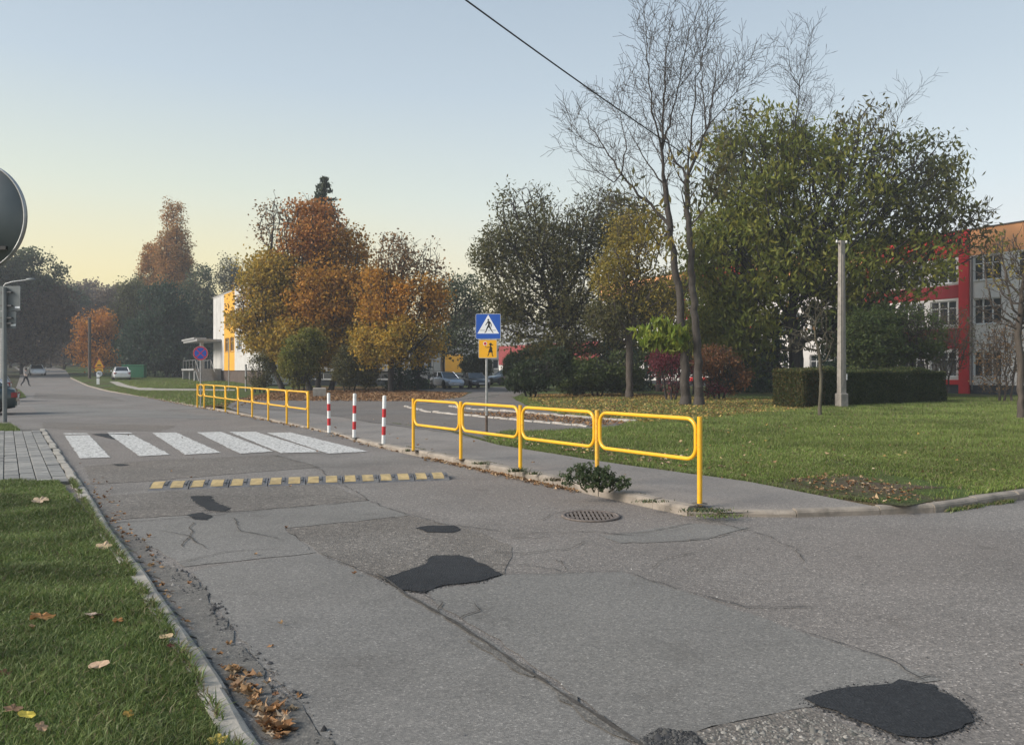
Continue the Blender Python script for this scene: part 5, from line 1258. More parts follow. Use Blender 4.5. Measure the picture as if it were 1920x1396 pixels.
# --- bushes ----------------------------------------------------------
def bush(name, label, root, ells, pal, leaf=.1, natt=500, per=8, tip=.008, dens=1.5, cat='bush', step=.22, spread=.17, group=None, elong=1.4, droop=.2, bark=None, depth=.8):
    k = root.y/F
    b0 = [((dx*k, rng.normal(0, .1), 0), [(dx*k*1.3, 0, .3)]) for dx in (-8, 0, 8)]
    return tree(name, label, root, [(*e[:4], 1, e[4] if len(e) > 4 else dens, e[5] if len(e) > 5 else pal) for e in ells], natt, step, step*1.4, leaf, tip=tip, stems=b0, per=per, spread=spread, cat=cat, trop=(0, 0, .08), big=.02, R0=.05, group=group, elong=elong, droop=droop, bark=bark or BARKD, depth=depth)
bush('burgundy_bush', 'burgundy leaved shrub left of the two bare trunks', GX(1258, 40, .1), [(1255, 690, 36, 42), (1268, 715, 40, 25)], BURG, .085, 600)
bush('rust_bush', 'rusty brown leaved shrub right of the two bare trunks', GX(1348, 41, .1), [(1345, 690, 44, 42), (1372, 712, 34, 28), (1330, 730, 35, 18, 1.5, BURG)], [(.19, .08, .032), (.24, .10, .04), (.12, .055, .03), (.10, .075, .03)], .09, 700)
bush('green_bush', 'tall yellow-green shrub under the left side of the large maple', GX(560, 53, .1), [(560, 680, 34, 50), (580, 650, 30, 30)], [(.14, .15, .025), (.09, .11, .02), (.20, .17, .03)], .11, 700)
bush('dark_bush', 'dark shrub under the right side of the large maple', GX(655, 57, .1), [(655, 690, 32, 38), (690, 705, 22, 24)], OLV, .12, 500)
bush('dark_bush', 'small dark bush beside the yellow-green shrub', GX(487, 54, .1), [(488, 700, 26, 32)], OLV, .1, 350)
bush('laurel_bush', 'dark green feathery shrub right of the crossing sign', GX(995, 44, .1), [(1005, 708, 44, 28), (1045, 690, 26, 34, .9), (972, 718, 22, 18)], [(.03, .048, .02), (.045, .06, .025), (.02, .035, .016)], .12, 800, droop=.8, elong=2.2)
bush('shrub', 'dark round shrub behind the black sedan', GX(895, 74, .1), [(893, 690, 28, 22)], HZG, .14, 300)
bush('shrub', 'thin bare shrub left of the building corner window', GX(1765, 44, .1), [(1770, 640, 60, 70, .1), (1700, 650, 55, 60, .35)], OLV, .08, 900, tip=.009, bark=BARK)
bush('shrub', 'bare twiggy shrub in front of the white wall on the right', GX(1885, 38, .1), [(1880, 660, 48, 55, .15), (1865, 720, 35, 25, .2)], BRN, .08, 800, tip=.008, bark=BARK)
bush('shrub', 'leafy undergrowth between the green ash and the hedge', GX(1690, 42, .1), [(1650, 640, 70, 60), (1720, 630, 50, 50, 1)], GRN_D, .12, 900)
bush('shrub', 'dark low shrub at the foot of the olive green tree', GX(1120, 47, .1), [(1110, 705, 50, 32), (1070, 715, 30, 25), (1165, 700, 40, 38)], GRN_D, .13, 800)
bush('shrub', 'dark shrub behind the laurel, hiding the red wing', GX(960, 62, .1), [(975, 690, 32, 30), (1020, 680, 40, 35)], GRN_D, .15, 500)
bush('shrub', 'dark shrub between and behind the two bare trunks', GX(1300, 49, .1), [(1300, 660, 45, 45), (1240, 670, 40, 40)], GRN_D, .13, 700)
# --- hedge -----------------------------------------------------------
def hedge():
    a = G(1507, 769, .1); b_ = Vector((GX(1775, 37.3, .1))); d = (b_-a); L = Vector((d.x, d.y, 0)).length; ang = math.atan2(d.y, d.x)
    root = empty('hedge', a, ang, 'long clipped dark green hedge behind the concrete pole', 'hedge'); W = 1.6; H = 1.5
    core = MB(); core.box((.35, .38, 0), (L-.35, W-.38, H-.36)); core.obj('dark_core', plain('hedge_dark_core', (.022, .018, .012), .95, var=.4, scale=12), root)  # solid box, its dark colour stands in for the dim inside of the hedge
    n = 85000; f = rng.random(n); u = rng.random(n); v = rng.random(n); wv_ = lambda x, z: .22*(vnoise(x+50, z+50, .9, 3)-.5)*2
    C = np.zeros((n, 3)); fr = f < .5; tp = (f >= .5) & (f < .78); le = (f >= .78) & (f < .9); ri = f >= .9; dpt = np.abs(rng.normal(0, .10, n))
    C[fr] = np.stack([u[fr]*L, dpt[fr]+wv_(u[fr]*L, v[fr]*H), v[fr]*H], 1); C[tp] = np.stack([u[tp]*L, v[tp]*W, H-dpt[tp]+wv_(u[tp]*L, v[tp]*W)+.02*rng.standard_exponential(tp.sum())], 1)
    C[le] = np.stack([dpt[le]+wv_(v[le]*H, u[le]*W), u[le]*W, v[le]*H], 1); C[ri] = np.stack([L-dpt[ri], u[ri]*W, v[ri]*H], 1)
    cols = palcol([(.05, .072, .022), (.075, .095, .028), (.034, .052, .018)], n); br = (C[:, 0] < 1.6) & (rng.random(n) < .45); cols[br] = palcol([(.12, .085, .03), (.09, .075, .025)], br.sum())
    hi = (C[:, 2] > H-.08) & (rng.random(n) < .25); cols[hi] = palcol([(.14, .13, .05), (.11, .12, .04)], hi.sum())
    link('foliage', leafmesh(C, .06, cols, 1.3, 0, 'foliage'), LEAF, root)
hedge()
# --- further trees, seen through the morning haze --------------------
def far(name, label, px, Y, ells, pal_leaf=.3, natt=900, step=.8, per=6, tip=.02, **k):
    return tree(name, label, GX(px, Y, .1), ells, natt, step, step*1.3, pal_leaf, tip=tip, per=per, spread=.5, bark=BARKD, elong=1.2, **k)
far('orange_tree', 'bright orange tree beside the far end of the street', 180, 98, [(180, 620, 30, 35, 1, 2.2, DORG), (160, 660, 28, 25, 1, 2, DORG), (200, 650, 22, 35, 1, 2, DORG), (185, 680, 35, 18, .6, 1.5, DORG)], .26, 700, .6)
far('birch_tree', 'pale drooping birch left of the dark broad tree', 250, 105, [(250, 590, 35, 60, 1, 1.5, [(.09, .10, .05), (.11, .11, .05)]), (245, 650, 32, 45, 1, 1.6, HZG)], .24, 900, .6)
far('dark_tree', 'broad rounded dark green tree behind the no stopping sign', 312, 96, [(310, 600, 45, 65, 1, 2.4, DCN), (275, 650, 45, 50, 1, 2.6, DCN), (338, 655, 42, 48, 1, 2.6, DCN), (305, 660, 50, 42, 1, 2.6, DCN)], .3, 2200, .6, droop=1.2)
far('poplar_tree', 'tall narrow brown poplar above the dark conifers', 325, 115, [(326, 490, 30, 60, 1.6, 3.0, PBR), (320, 420, 11, 46, 1.3, 2.6, PBR), (338, 432, 8, 44, 1.2, 2.4, PBR), (348, 490, 11, 45, 1, 2.2, PBR), (306, 470, 8, 40, 1, 2.2, PBR), (330, 550, 36, 50, 1, 2.4, PBR)], .24, 1700, .6, trop=(0, 0, .5), clump=.9)
far('poplar_tree', 'lower twin poplar just left of the tallest one', 290, 118, [(290, 520, 24, 55, 1.2, 2.6, PBR), (275, 560, 28, 45, 1, 2.4, HZG)], .26, 900, .6, trop=(0, 0, .4), clump=.9)
far('alder_tree', 'grey green tree right of the poplar', 375, 112, [(375, 550, 30, 50, 1, 1.5, HZG), (380, 610, 40, 60, 1, 1.8, HZG)], .3, 900, .7)
far('pale_birch_tree', 'thin pale birch behind the yellow building', 435, 120, [(432, 525, 25, 40, 1, 1.0, [(.16, .15, .09), (.12, .12, .07)]), (445, 570, 30, 30, .8, 1.0, HZG)], .24, 700, .6)
fw = [far('forest_tree', 'big hazy green tree at the left edge above the rectangular sign', 40, 105, [(60, 520, 55, 45, 1, 1.8, HZG), (20, 560, 60, 60, 1, 1.8, HZG), (90, 590, 50, 60, 1, 1.7, HZB), (40, 640, 70, 50, .8, 1.6, HZB)], .34, 1500, .8),
      far('forest_tree', 'rusty hazy tree above the oncoming car', 120, 135, [(120, 600, 50, 55, 1, 1.7, HZB), (130, 570, 35, 30, 1, 1.6, HZG), (125, 650, 45, 40, .8, 1.6, HZB)], .4, 900, .9),
      far('forest_tree', 'grey green hazy tree behind the small orange tree', 215, 140, [(215, 590, 45, 50, 1, 1.7, HZB), (200, 640, 50, 50, 1, 1.6, HZG)], .4, 900, .9)]
for px, Y, sc, src, lb in [(-60, 100, 1.1, 0, 'hazy tree beyond the left edge of the picture'), (95, 155, 1.15, 1, 'faint tree behind the oncoming car'), (160, 165, 1.2, 2, 'faint tree above the small orange tree, left'), (255, 150, 1.0, 1, 'faint tree behind the pale drooping birch'),
                       (20, 150, 1.2, 2, 'faint tree behind the big hazy tree at the left edge'), (-130, 115, 1.2, 1, 'hazy tree far outside the left edge'), (340, 150, 1.0, 2, 'faint tree behind the poplars'), (420, 150, .9, 1, 'faint tree above the yellow building'), (60, 180, 1.3, 1, 'faintest tree closing the end of the street'), (130, 190, 1.3, 2, 'faintest tree right of the street end'), (210, 185, 1.3, 1, 'faintest tree behind the orange tree, right')]:
    copy_tree(fw[src], GX(px, Y, .1), rng.uniform(0, 6), (sc, sc, sc*rng.uniform(.9, 1.1)), lb, 'hazy trees beyond the end of the street')
for px, Y, sc, src, lb in [(700, 125, .72, 1, 'low hazy tree seen between the two maples'), (870, 130, .7, 2, 'low hazy tree above the parked cars'), (960, 135, .75, 1, 'low hazy tree left of the dark olive tree'), (520, 120, .7, 2, 'low hazy tree behind the large maple'), (1060, 130, .8, 1, 'low hazy tree behind the dark olive tree')]:
    copy_tree(fw[src], GX(px, Y, .1), rng.uniform(0, 6), (sc, sc, sc), lb, 'hazy trees behind the car park')

def far_wood():
    n = 60000; x = rng.uniform(-190, 130, n); y = 196+18*rng.random(n)+np.where(x > 20, -10, 0); hh = 3.5+5.5*vnoise(x+500, y, 9, 61); z = rng.random(n)**.8*hh
    C = np.stack([x, y, z+ztn(y)-.2], 1); c = palcol([(.05, .055, .035), (.07, .06, .04), (.04, .05, .03)], n)
    o = link('far_wood', leafmesh(C, .75, c, 1.2, .2, 'far_wood'), LEAF); tag(o, 'dim undergrowth of the wood closing the far end of the street', 'wood', kind='stuff')
far_wood()
# ================================================================== GRASS, FALLEN LEAVES, WEEDS, GRIT
G1 = [(.105, .155, .040), (.14, .19, .052), (.078, .12, .033), (.20, .23, .085)]; G2 = [(.130, .190, .038), (.165, .215, .050), (.10, .155, .034), (.20, .22, .075)]; GDRY = [(.20, .17, .09), (.15, .12, .065)]
def blades(name, x, y, h0, hgt, wd, pal, dry=.06, seg2=True, parent=None, mat=None, lean=.6, z=None, cl=None):
    n = len(x); a = rng.uniform(0, 6.283, n); hh = hgt*rng.uniform(.5, 1.25, n); l = hh*lean*rng.uniform(.2, 1.5, n); la = rng.uniform(0, 6.283, n)
    w_ = wd*rng.uniform(.7, 1.3, n); bx, by = np.cos(a)*w_, np.sin(a)*w_; lx, ly = np.cos(la)*l, np.sin(la)*l; z0 = (ztn(y)+h0) if z is None else z
    c = palcol(pal, n); m_ = rng.random(n) < dry; c[m_] = palcol(GDRY, m_.sum())
    if cl is not None: c = c*cl[:, None]
    if seg2:
        V = np.stack([np.stack([x-bx, y-by, z0], 1), np.stack([x+bx, y+by, z0], 1), np.stack([x-bx*.8+lx*.35, y-by*.8+ly*.35, z0+hh*.6], 1), np.stack([x+bx*.8+lx*.35, y+by*.8+ly*.35, z0+hh*.6], 1), np.stack([x+lx, y+ly, z0+hh*.92], 1)], 1).reshape(-1, 3)
        Fc = ((np.arange(n)*5)[:, None, None]+np.array([[0, 1, 2], [1, 3, 2], [2, 3, 4]])[None]).reshape(-1, 3); cc = np.repeat(c, 5, 0); cc[2::5] *= 1.0
    else:
        V = np.stack([np.stack([x-bx, y-by, z0], 1), np.stack([x+bx, y+by, z0], 1), np.stack([x+lx, y+ly, z0+hh], 1)], 1).reshape(-1, 3)
        Fc = np.arange(n*3).reshape(-1, 3); cc = np.repeat(c, 3, 0)
    return link(name, npmesh(name, V, Fc, cc), mat or GRASS, parent)
# near-left grass
n = 1000000; yy = 2.2+(11.0-2.2)*rng.random(n)**1.5; xx = rng.uniform(-9.5, -.2, n)
k = inpoly(xx, yy, LEFTG) & (xx/yy*F+960 > -90) & (rng.random(n) < .22+1.7*vnoise(xx, yy, .25, 5)*vnoise(xx+9, yy, .8, 6)+.1)
xx, yy = xx[k], yy[k]; cl = .6+.75*vnoise(xx, yy, .45, 8)
o = blades('grass', xx, yy, .04, .040*(.45+1.2*vnoise(xx, yy, .35, 7)), .0016*(1+.16*yy), G1, .10, lean=1.0, cl=cl); tag(o, 'short green grass growing on the near left strip', 'grass', kind='stuff')
n = 330000; yy = 2.0+9.1*rng.random(n)**1.2; xx = rng.uniform(-15.5, -1, n); k = inpoly(xx, yy, LEFTG) & (xx/yy*F+960 <= -90) & (rng.random(n) < .3+1.3*vnoise(xx, yy, .5, 6)); xx, yy = xx[k], yy[k]
o = blades('grass', xx, yy, .04, .055*(.5+vnoise(xx, yy, .35, 7)), .0055, G1, .10, False, lean=1.0); tag(o, 'grass on the outer part of the near left strip', 'grass', kind='stuff')
# overhanging blades along the kerb
ex = []
for a, b_ in zip(LKi[:-2], LKi[1:-1]):
    m_ = int((b_-a).length*500); t = rng.random(m_); d = (b_-a).normalized(); off = np.abs(rng.normal(0, .03, m_))-.05
    ex.append(np.stack([a.x+(b_.x-a.x)*t-(-d.y)*(-off)*1, a.y+(b_.y-a.y)*t-d.x*off*0], 1))
ex = np.vstack(ex); ex = ex[ex[:, 1] < 11.1]
m_ = rng.random(len(ex)) < np.clip(2.4*vnoise(ex[:, 0], ex[:, 1], .22, 9)-.7, 0, 1); ex = ex[m_]
o = blades('kerb_grass', ex[:, 0], ex[:, 1], .045, .055, .004, G1, .25, lean=1.3); tag(o, 'grass hanging over the left kerb', 'grass', kind='stuff')
xs, ys_ = scatter(STRIP, 26000); o = blades('verge_grass', xs, ys_, .04, .09, .010, G1, .08, False); tag(o, 'grass on the small strip by the brick paving', 'grass', kind='stuff')
xs, ys_ = scatter(ISL, 30000); k = xs/ys_*F+960 > -60; o = blades('island_grass', xs[k], ys_[k], .04, .12, .02, G1, .1, False); tag(o, 'grass on the patch behind the dark car', 'grass', kind='stuff')
# right lawn
SOIL = g2([(1470, 906), (1520, 895), (1640, 902), (1730, 920), (1725, 945), (1660, 955), (1560, 930), (1490, 918)], .1)
sheet('bare_soil', SOIL, .104, lawnmat('bare_soil', (.075, .058, .040), (.13, .105, .075), (.06, .08, .03), .66), 'trampled bare earth at the lawn corner', rag=(.16, .3))
n = 900000; yy = 8.3*(44/8.3)**(rng.random(n)**.95); xx = rng.uniform(-.06, .74, n)*yy+rng.uniform(-1, 1, n)
edge = [p for p in LAWNP]
k = inpoly(xx, yy, edge) & ~inpoly(xx, yy, [(p.x, p.y) for p in DRV])
xx, yy = xx[k], yy[k]
sx, sy = 960+xx/yy*F, 700+F*1.5/yy
soil = np.exp(-(((sx-1600)/230)**2+((sy-918)/36)**2)*.9); path = inpoly(xx, yy, [(p.x, p.y) for p in g2([(985, 748), (1200, 738), (1480, 748), (1560, 765), (1400, 782), (1300, 792), (1200, 796), (1065, 783)], .1)])
keep = rng.random(len(xx)) < np.clip(.28+1.2*vnoise(xx, yy, .6, 12)*vnoise(xx, yy, 2.3, 13)*2-1.15*soil*(.4+vnoise(xx, yy, .3, 14)), .03, 1)*np.where(path, .18, 1)
xx, yy, soil = xx[keep], yy[keep], soil[keep]; nr = yy < 15; cl = (.75+.5*vnoise(xx, yy, 1.1, 15))*(1-.25*soil)
hh = .065*(.6+.9*vnoise(xx, yy, .5, 16))*(1-.45*soil)
o = blades('grass', xx[nr], yy[nr], .09, hh[nr], .0028+.0002*yy[nr], G2, .16, True, cl=cl[nr]); tag(o, 'green grass on the near part of the right lawn', 'grass', kind='stuff')
o = blades('grass', xx[~nr], yy[~nr], .09, hh[~nr]*1.25, .0006*yy[~nr], G2, .12, False, cl=cl[~nr]); tag(o, 'green grass on the far part of the right lawn', 'grass', kind='stuff')
VERGE = g2([(192, 733), (370, 765), (423, 765), (450, 751), (440, 737), (262, 736), (222, 728)], .1)
xs, ys_ = scatter(VERGE, 70000); o = blades('grass', xs, ys_, .09, .10, .022, G2, .2, False); tag(o, 'grass on the verge before the far railing', 'grass', kind='stuff')
VERGE2 = g2([(212, 716), (262, 731), (440, 732), (470, 722), (240, 709)], .1)
xs, ys_ = scatter(VERGE2, 60000); o = blades('grass', xs, ys_, .09, .12, .04, G2, .1, False); tag(o, 'grass on the far lawn before the yellow building', 'grass', kind='stuff')
# fallen leaves ---------------------------------------------------------
def litter(name, x, y, h0, size, pal, label, tilt=.35, parent=None):
    if len(x) < 450 and size < .07:
        n = len(x); s = size*rng.uniform(.6, 1.3, n); a = rng.uniform(0, 6.283, n); th = a[:, None]+np.arange(10)*.628; r_ = s[:, None]*np.where(np.arange(10) % 2, .30, .62)*rng.uniform(.7, 1.25, (n, 10))
        zz = (ztn(y)+h0)[:, None]+.004+np.abs(rng.normal(0, .28, (n, 10)))*s[:, None]+rng.uniform(0, .02, n)[:, None]; c0 = np.stack([x, y, ztn(y)+h0+.006+rng.uniform(0, .018, n)], 1)
        V = np.concatenate([np.stack([x[:, None]+np.cos(th)*r_, y[:, None]+np.sin(th)*r_*.8, zz], 2), c0[:, None]], 1).reshape(-1, 3)
        Fc = ((np.arange(n)*11)[:, None, None]+np.array([[k, (k+1) % 10, 10] for k in range(10)])[None]).reshape(-1, 3)
        o = link(name, npmesh(name, V, Fc, np.repeat(palcol(pal, n, .3), 11, 0)), leafmat('dry_leaf', .1, .8), parent); tag(o, label, 'leaves', kind='stuff'); return o
    n = len(x); s = size*rng.uniform(.5, 1.25, n); a = rng.uniform(0, 6.283, n); z = ztn(y)+h0+rng.uniform(.004, .03, n)
    ux, uy = np.cos(a)*s*.5, np.sin(a)*s*.5; t1, t2 = rng.normal(0, tilt, n)*s*.5, rng.normal(0, tilt, n)*s*.5; cu = rng.uniform(-.1, .3, n)*s
    P_ = lambda fx, fy, fz: np.stack([x+ux*fx-uy*fy, y+uy*fx+ux*fy, np.maximum(z+t1*fx+t2*fy+fz, ztn(y)+h0+.002)], 1)
    V = np.stack([P_(-1, 0, cu), P_(-.15, -.75, 0), P_(1.1, 0, cu), P_(-.15, .75, 0), P_(.0, 0, 0*cu)], 1).reshape(-1, 3)
    Fc = ((np.arange(n)*5)[:, None, None]+np.array([[0, 1, 4], [1, 2, 4], [2, 3, 4], [3, 0, 4]])[None]).reshape(-1, 3)
    o = link(name, npmesh(name, V, Fc, np.repeat(palcol(pal, n, .3), 5, 0)), leafmat('dry_leaf', .1, .8), parent); tag(o, label, 'leaves', kind='stuff'); return o
LB = [(.30, .16, .07), (.22, .11, .05), (.38, .24, .12), (.15, .08, .045)]; LY = [(.42, .28, .07), (.34, .20, .06), (.24, .14, .06), (.48, .36, .12)]; LP = [(.50, .38, .26), (.42, .30, .18), (.30, .18, .09)]
xs, ys_ = scatter(g2([(440, 755), (520, 740), (700, 733), (812, 738), (878, 741), (862, 751), (790, 757), (600, 756)], .1), 34000, lambda x, y: .35+.65*vnoise(x, y, 1.5, 21)); litter('leaf_litter', xs, ys_, .108, .12, LB, 'brown leaf litter under the orange maples')
xs, ys_ = scatter(g2([(380, 770), (440, 748), (520, 752), (480, 762), (425, 772)], .1), 1500, lambda x, y: vnoise(x, y, .8, 22)); litter('leaf_litter', xs, ys_, .10, .11, LB, 'scattered leaves behind the far railing')
LIT = g2([(985, 760), (1000, 744), (1180, 742), (1330, 750), (1480, 754), (1540, 770), (1400, 784), (1300, 794), (1190, 798), (1065, 786)], .1)
xs, ys_ = scatter(LIT, 30000, lambda x, y: .25+.75*vnoise(x, y, 1.2, 23)); litter('leaf_litter', xs, ys_, .11, .10, LY, 'yellow and brown leaf litter under the bare ashes')
xs, ys_ = scatter(g2([(860, 778), (970, 778), (1190, 797), (1110, 804), (980, 790), (870, 782)], .11), 3500); litter('leaf_litter', xs, ys_, .118, .09, LB, 'brown leaves lying between the two whitish kerbs')
xs, ys_ = scatter(g2([(905, 820), (1100, 806), (1500, 800), (1900, 820), (1900, 930), (1650, 950), (1400, 900), (1150, 868), (930, 834)], .1), 1500, lambda x, y: np.clip(vnoise(x, y, .8, 24)*1.2-.3, 0, 1)); litter('leaf_litter', xs, ys_, .13, .07, LP+LY, 'few leaves strewn over the right lawn')
xs, ys_ = scatter(SOIL, 260); litter('leaf_litter', xs, ys_, .115, .05, LB+LP, 'leaves on the bare earth at the lawn corner')
xs, ys_ = scatter(g2([(915, 828), (1000, 822), (1300, 862), (1400, 895), (1400, 903), (1150, 869), (935, 836)], .1), 900, lambda x, y: np.clip(vnoise(x, y, .5, 25)*1.5-.3, 0, 1)); litter('leaf_litter', xs, ys_, .12, .065, LP, 'pale leaves along the footway edge')
def along(pts, n, sd, lo=0, hi=1):
    seg = []; acc = 0
    for a, b_ in zip(pts, pts[1:]): seg.append((acc, (b_-a).length, a, b_)); acc += (b_-a).length
    out = []
    for q in rng.uniform(lo, hi, n)*acc:
        for s0, l, a, b_ in seg:
            if s0 <= q <= s0+l+1e-6:
                p = a.lerp(b_, (q-s0)/l); d = (b_-a).normalized(); off = -abs(rng.normal(0, sd))-.015; out.append((p.x-d.y*off, p.y+d.x*off)); break
    a_ = np.array(out); return a_[:, 0], a_[:, 1]
x1, y1 = along(RW[8:], 420, .07, .15, .75); litter('gutter_leaves', x1, y1, .0, .05, LB+LP, 'small leaves gathered in the gutter below the near railing')
x1, y1 = along(RW[2:9], 260, .08); litter('gutter_leaves', x1, y1, .0, .06, LB, 'leaves and grit along the far kerb')
x1, y1 = along(g2([(500, 1396), (455, 1330), (412, 1268)]), 95, .06); litter('gutter_leaves', x1, y1, .004, .055, LB+LP, 'brown leaves heaped in the gutter at lower left', .35)
x1, y1 = along(g2([(520, 1420), (412, 1285), (265, 1070), (200, 985), (150, 905)]), 110, .12); litter('gutter_leaves', x1, y1, .004, .035, LB, 'stray leaf bits along the left kerb', .6)
xs, ys_ = scatter(LEFTG, 900, lambda x, y: (x/y*F+960 > -80)*.25*np.clip(vnoise(x, y, .4, 26)*2-.5, 0, 1)); litter('leaf_litter', xs, ys_, .075, .045, LB+LP, 'small brown leaves caught in the near grass', .7)
xs, ys_ = scatter([(-6, 12), (12, 9), (14, 20), (2, 26), (-8, 22)], 140); k = inpoly(xs, ys_, FOOT) | inpoly(xs, ys_, DRV); litter('leaf_litter', xs[k], ys_[k], .115, .06, LP+LB, 'single leaves lying on the footway')
xs, ys_ = scatter([(-10, 3), (12, 3), (14, 9), (-2, 18), (-16, 24)], 90); litter('road_leaves', xs, ys_, .002, .035, LB, 'tiny leaf bits on the street')
# the large leaves one can pick out on the near grass
def big_leaf(px, py, s, col, label, rz, curl=.35, lobed=True):
    p = G(px, py, .075); vs = [(0, 0, 0)]; n = 20 if lobed else 12
    for k in range(n):
        t = 2*math.pi*k/n
        r = s*(.5*(.62+.38*abs(math.cos(2.5*t))) if lobed else .5*(.55+.45*abs(math.cos(t)))); x, y = r*math.cos(t), r*math.sin(t)*.8
        vs.append((x, y, curl*(x*x*.8+y*y*1.6)/s+random.gauss(0, s*.05)))
    me = bpy.data.meshes.new('fallen_leaf'); me.from_pydata(vs, [], [(0, 1+k, 1+(k+1) % n) for k in range(n)]); me.update()
    m_ = plain('leaf_%s' % '_'.join('%02d' % int(c*100) for c in col), col, .8, var=.25, scale=40, bmp=.3)
    o = link('fallen_leaf', me, m_, None, p); o.rotation_euler = (R(random.uniform(8, 28)), R(random.uniform(-15, 15)), R(rz)); sld = o.modifiers.new('thickness', 'SOLIDIFY'); sld.thickness = .001
    tag(o, label, 'leaf', 'large fallen leaves on the near grass')
for a in [(78, 1160, .15, (.36, .17, .05), 'orange lobed leaf, leftmost in the middle of the near grass', 30), (176, 1156, .13, (.42, .31, .24), 'pale greyish brown leaf right of the orange lobed one', 160, .35, False),
          (221, 1166, .075, (.38, .17, .05), 'small orange leaf right of the pale greyish one', 80), (186, 1250, .105, (.46, .31, .20), 'tan curled leaf in the centre of the near grass', 10, .5, False),
          (194, 1028, .15, (.44, .32, .2), 'tan leaf near the kerb in the upper grass', 20), (24, 1333, .085, (.30, .17, .09), 'brown leaf beside the yellow one at lower left', 50), (50, 1343, .08, (.48, .38, .05), 'yellow leaf at lower left', 0, .3, False),
          (78, 1366, .07, (.34, .21, .12), 'small tan leaf below the yellow one', 120), (408, 1391, .09, (.46, .34, .06), 'yellow leaf at the bottom end of the kerb', 40), (240, 1342, .06, (.38, .22, .04), 'small spiky orange leaf low in the grass', 90),
          (75, 942, .20, (.40, .30, .2), 'pale leaf in the grass below the brick paving', 10), (312, 1196, .08, (.44, .32, .18), 'narrow tan leaf near the kerb', 5, .3, False), (321, 1213, .05, (.13, .03, .02), 'dark red leaf near the kerb', 60), (10, 1265, .07, (.24, .11, .05), 'rusty leaf at the left edge', 70)]:
    big_leaf(*a)
# grit along the left edge --------------------------------------------------
def stones(name, x, y, s, col, label, z0=.008):
    n = len(x); sz = s*rng.lognormal(0, .5, n); base = np.array([[1, 0, 0], [0, 1, 0], [-1, 0, 0], [0, -1, 0], [0, 0, .8]]); V = base[None]*sz[:, None, None]*rng.uniform(.6, 1.3, (n, 5, 3))
    a = rng.uniform(0, 6.28, n); ca, sa = np.cos(a)[:, None], np.sin(a)[:, None]; X_ = V[..., 0]*ca-V[..., 1]*sa+x[:, None]; Y_ = V[..., 0]*sa+V[..., 1]*ca+y[:, None]; Z_ = V[..., 2]+z0-.001
    Fc = ((np.arange(n)*5)[:, None, None]+np.array([[0, 1, 4], [1, 2, 4], [2, 3, 4], [3, 0, 4]])[None]).reshape(-1, 3)
    o = link(name, npmesh(name, np.stack([X_, Y_, Z_], 2).reshape(-1, 3), Fc, np.repeat(palcol(col, n, .3), 5, 0)), leafmat('grit_stone', 0, .9)); tag(o, label, 'gravel', kind='stuff')
BAND = g2([(228, 1003), (262, 1012), (320, 1058), (372, 1092), (415, 1130), (450, 1190), (520, 1260), (585, 1330), (660, 1400), (740, 1520), (650, 1520), (560, 1400), (500, 1310), (430, 1220), (370, 1140), (290, 1060)])
SD = [(.05, .05, .052), (.035, .035, .036), (.08, .078, .075), (.12, .115, .105)]
xs, ys_ = scatter(BAND, 26000, lambda x, y: np.clip(vnoise(x, y, .18, 31)*2.0-.45, .05, 1)); stones('gravel', xs, ys_, .0065, SD, 'dark loose grit from the crumbling road edge')
xs, ys_ = scatter(g2([(205, 990), (240, 1000), (380, 1110), (520, 1290), (680, 1500), (560, 1500), (350, 1180)]), 4500); stones('gravel', xs, ys_, .004, [(.2, .19, .17), (.1, .1, .09), (.3, .28, .26)], 'pale fine grit in the left gutter')
xs, ys_ = scatter(g2([(1200, 1392), (1240, 1372), (1300, 1380), (1335, 1430), (1240, 1450)]), 2600); stones('gravel', xs, ys_, .005, SD, 'dark crumbs round the tar patch at the bottom edge', .010)
xs, ys_ = scatter(g2([(1240, 1396), (1510, 1335), (1660, 1390), (1700, 1500), (1350, 1500)]), 3500); stones('gravel', xs, ys_, .0045, [(.3, .28, .25), (.2, .19, .17), (.1, .1, .09)], 'pale crumbs on the rough asphalt at the bottom edge', .005)
for pts in ([(717, 1090), (800, 1062), (806, 1047), (862, 1045), (905, 1062), (943, 1082), (900, 1095), (835, 1102), (795, 1115), (750, 1110), (717, 1090)], [(1508, 1318), (1550, 1300), (1620, 1292), (1690, 1282), (1745, 1290), (1800, 1320), (1832, 1350), (1800, 1372), (1740, 1392), (1680, 1388), (1620, 1362), (1560, 1340), (1508, 1318)], [(358, 935), (395, 934), (402, 945), (430, 957), (425, 963), (390, 961), (366, 946), (358, 935)]):
    L_ = g2(pts); n = 1300; i_ = rng.integers(0, len(L_)-1, n); t = rng.random(n); A_ = np.array([(p.x, p.y) for p in L_]); q = A_[i_]*(1-t[:, None])+A_[i_+1]*t[:, None]+rng.normal(0, .022, (n, 2))
    stones('gravel', q[:, 0], q[:, 1], .0035, [(.03, .03, .032), (.05, .05, .05)], 'black crumbs round a tar patch', .004)
xs, ys_ = scatter([(-9, 3.5), (9, 3), (9, 9), (-6, 14)], 1500); stones('gravel', xs, ys_, .0035, [(.35, .33, .3), (.1, .1, .1), (.5, .48, .45)], 'scattered grit on the street', .003)
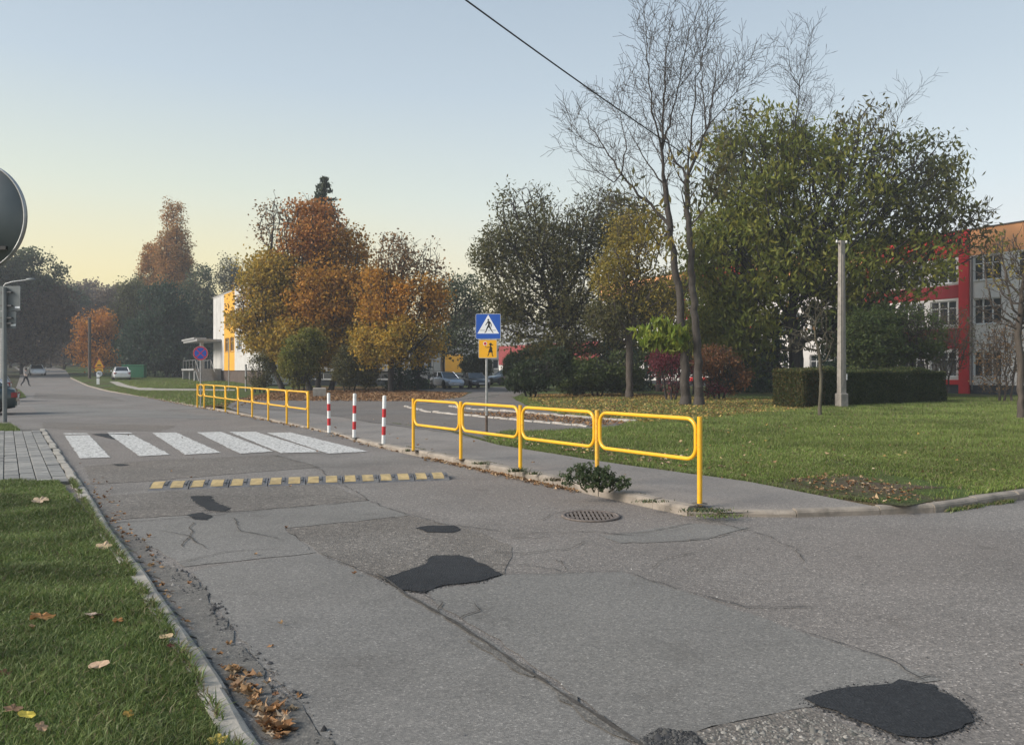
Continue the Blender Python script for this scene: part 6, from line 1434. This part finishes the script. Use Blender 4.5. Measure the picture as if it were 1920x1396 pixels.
# weeds -----------------------------------------------------------------
wr = G(1120, 926, .12); WP = [(.07, .10, .045), (.10, .13, .06), (.05, .075, .035)]
tree('roadside_weed', 'leafy weed bush growing over the kerb below the near railing', wr, [(1082, 896, 26, 20, 1, 1.6, WP), (1120, 903, 36, 24, 1, 1.8, WP), (1160, 912, 24, 14, 1, 1.8, WP), (1098, 884, 14, 14, .8, 1, WP)],
     240, .05, .07, .028, tip=.0016, stems=[((d, 0, 0), [(d*1.6, .02, .05)]) for d in (-.12, -.04, .05, .14)], per=4, spread=.018, trop=(0, 0, .15), big=.004, R0=.009, cat='weed', elong=1.5, depth=.6, bark=plain('weed_stem', (.09, .08, .04), .8), tw=.3)
def tuft(px, py, n, r, h, label, pal=WP, hh=.12):
    p = G(px, py, hh); x = rng.normal(0, r, n); y = rng.normal(0, r*.4, n); o = blades('weed_tuft', x, y, 0, h, .006, pal, .25, True, None, lean=1.2, z=np.zeros(n)); o.location = p; tag(o, label, 'weed', 'weed tufts along the kerb')
for a in [(972, 888, 130, .07, .07, 'grassy weed tuft at the foot of the third railing post'), (1000, 893, 60, .05, .05, 'low weed right of the third railing post'), (1040, 905, 90, .08, .05, 'reddish low weed left of the leafy weed bush', [(.10, .06, .04), (.07, .08, .035)]),
          (900, 874, 80, .06, .05, 'dark weed between the second and third railing posts'), (764, 850, 50, .03, .06, 'tiny weed left of the nearest railing end'), (1322, 962, 260, .13, .035, 'flat grass tuft right of the last railing post', WP, .09), (1350, 972, 200, .14, .03, 'grass in the kerb joint at the footway corner', G1, .05), (1215, 945, 90, .08, .035, 'low moss and weeds on the kerb right of the weed bush', WP)]: tuft(*a)
x1, y1 = along([p+Vector((0, 0, 0)) for p in offs(RW, .17)[8:]], 2600, .012); m_ = rng.random(len(x1)) < np.clip(vnoise(x1, y1, .3, 41)*2.4-1.1, 0, 1); o = blades('kerb_weeds', x1[m_], y1[m_], .11, .025, .004, WP+[(.08, .06, .03)], .4, lean=1.3); tag(o, 'small weeds in the joint behind the kerb', 'weeds', kind='stuff')
x1, y1 = along([p for p in BK]+BK2[1:3], 9000, .05); m_ = rng.random(len(x1)) < np.clip(vnoise(x1, y1, .25, 42)*2-.5, 0, 1); o = blades('edge_grass', x1[m_], y1[m_], .105, .045, .004, G1, .35, lean=1.3); tag(o, 'grass creeping over the back edge of the footway', 'grass', kind='stuff')
x1, y1 = along([p for p in CORN2[:4]], 5000, .03); m_ = rng.random(len(x1)) < np.clip(vnoise(x1, y1, .3, 43)*2-.6, 0, 1); o = blades('edge_grass', x1[m_], y1[m_], .0, .05, .005, G1, .3, lean=1.2); tag(o, 'grass at the foot of the kerb on the right', 'grass', kind='stuff')
# ------------------------------------------------------------------ morning haze
bpy.context.view_layer.update()
top = 0
for o in scene.objects:
    if o.type == 'MESH':
        for c in o.bound_box: top = max(top, (o.matrix_world @ Vector(c)).z)
hz = MB().box((-262, -32, -1.06), (262, 322, top+.6)); m = bpy.data.materials.new('haze'); m.use_nodes = True; nt = m.node_tree; nt.nodes.clear()
ho = nt.nodes.new('ShaderNodeOutputMaterial'); pv = nt.nodes.new('ShaderNodeVolumePrincipled'); pv.inputs['Density'].default_value = .0009; pv.inputs['Color'].default_value = (.86, .90, .95, 1); pv.inputs['Anisotropy'].default_value = .1
nt.links.new(pv.outputs[0], ho.inputs['Volume']); o = hz.obj('haze', m); tag(o, 'thin morning haze over the whole place', None, kind='stuff')
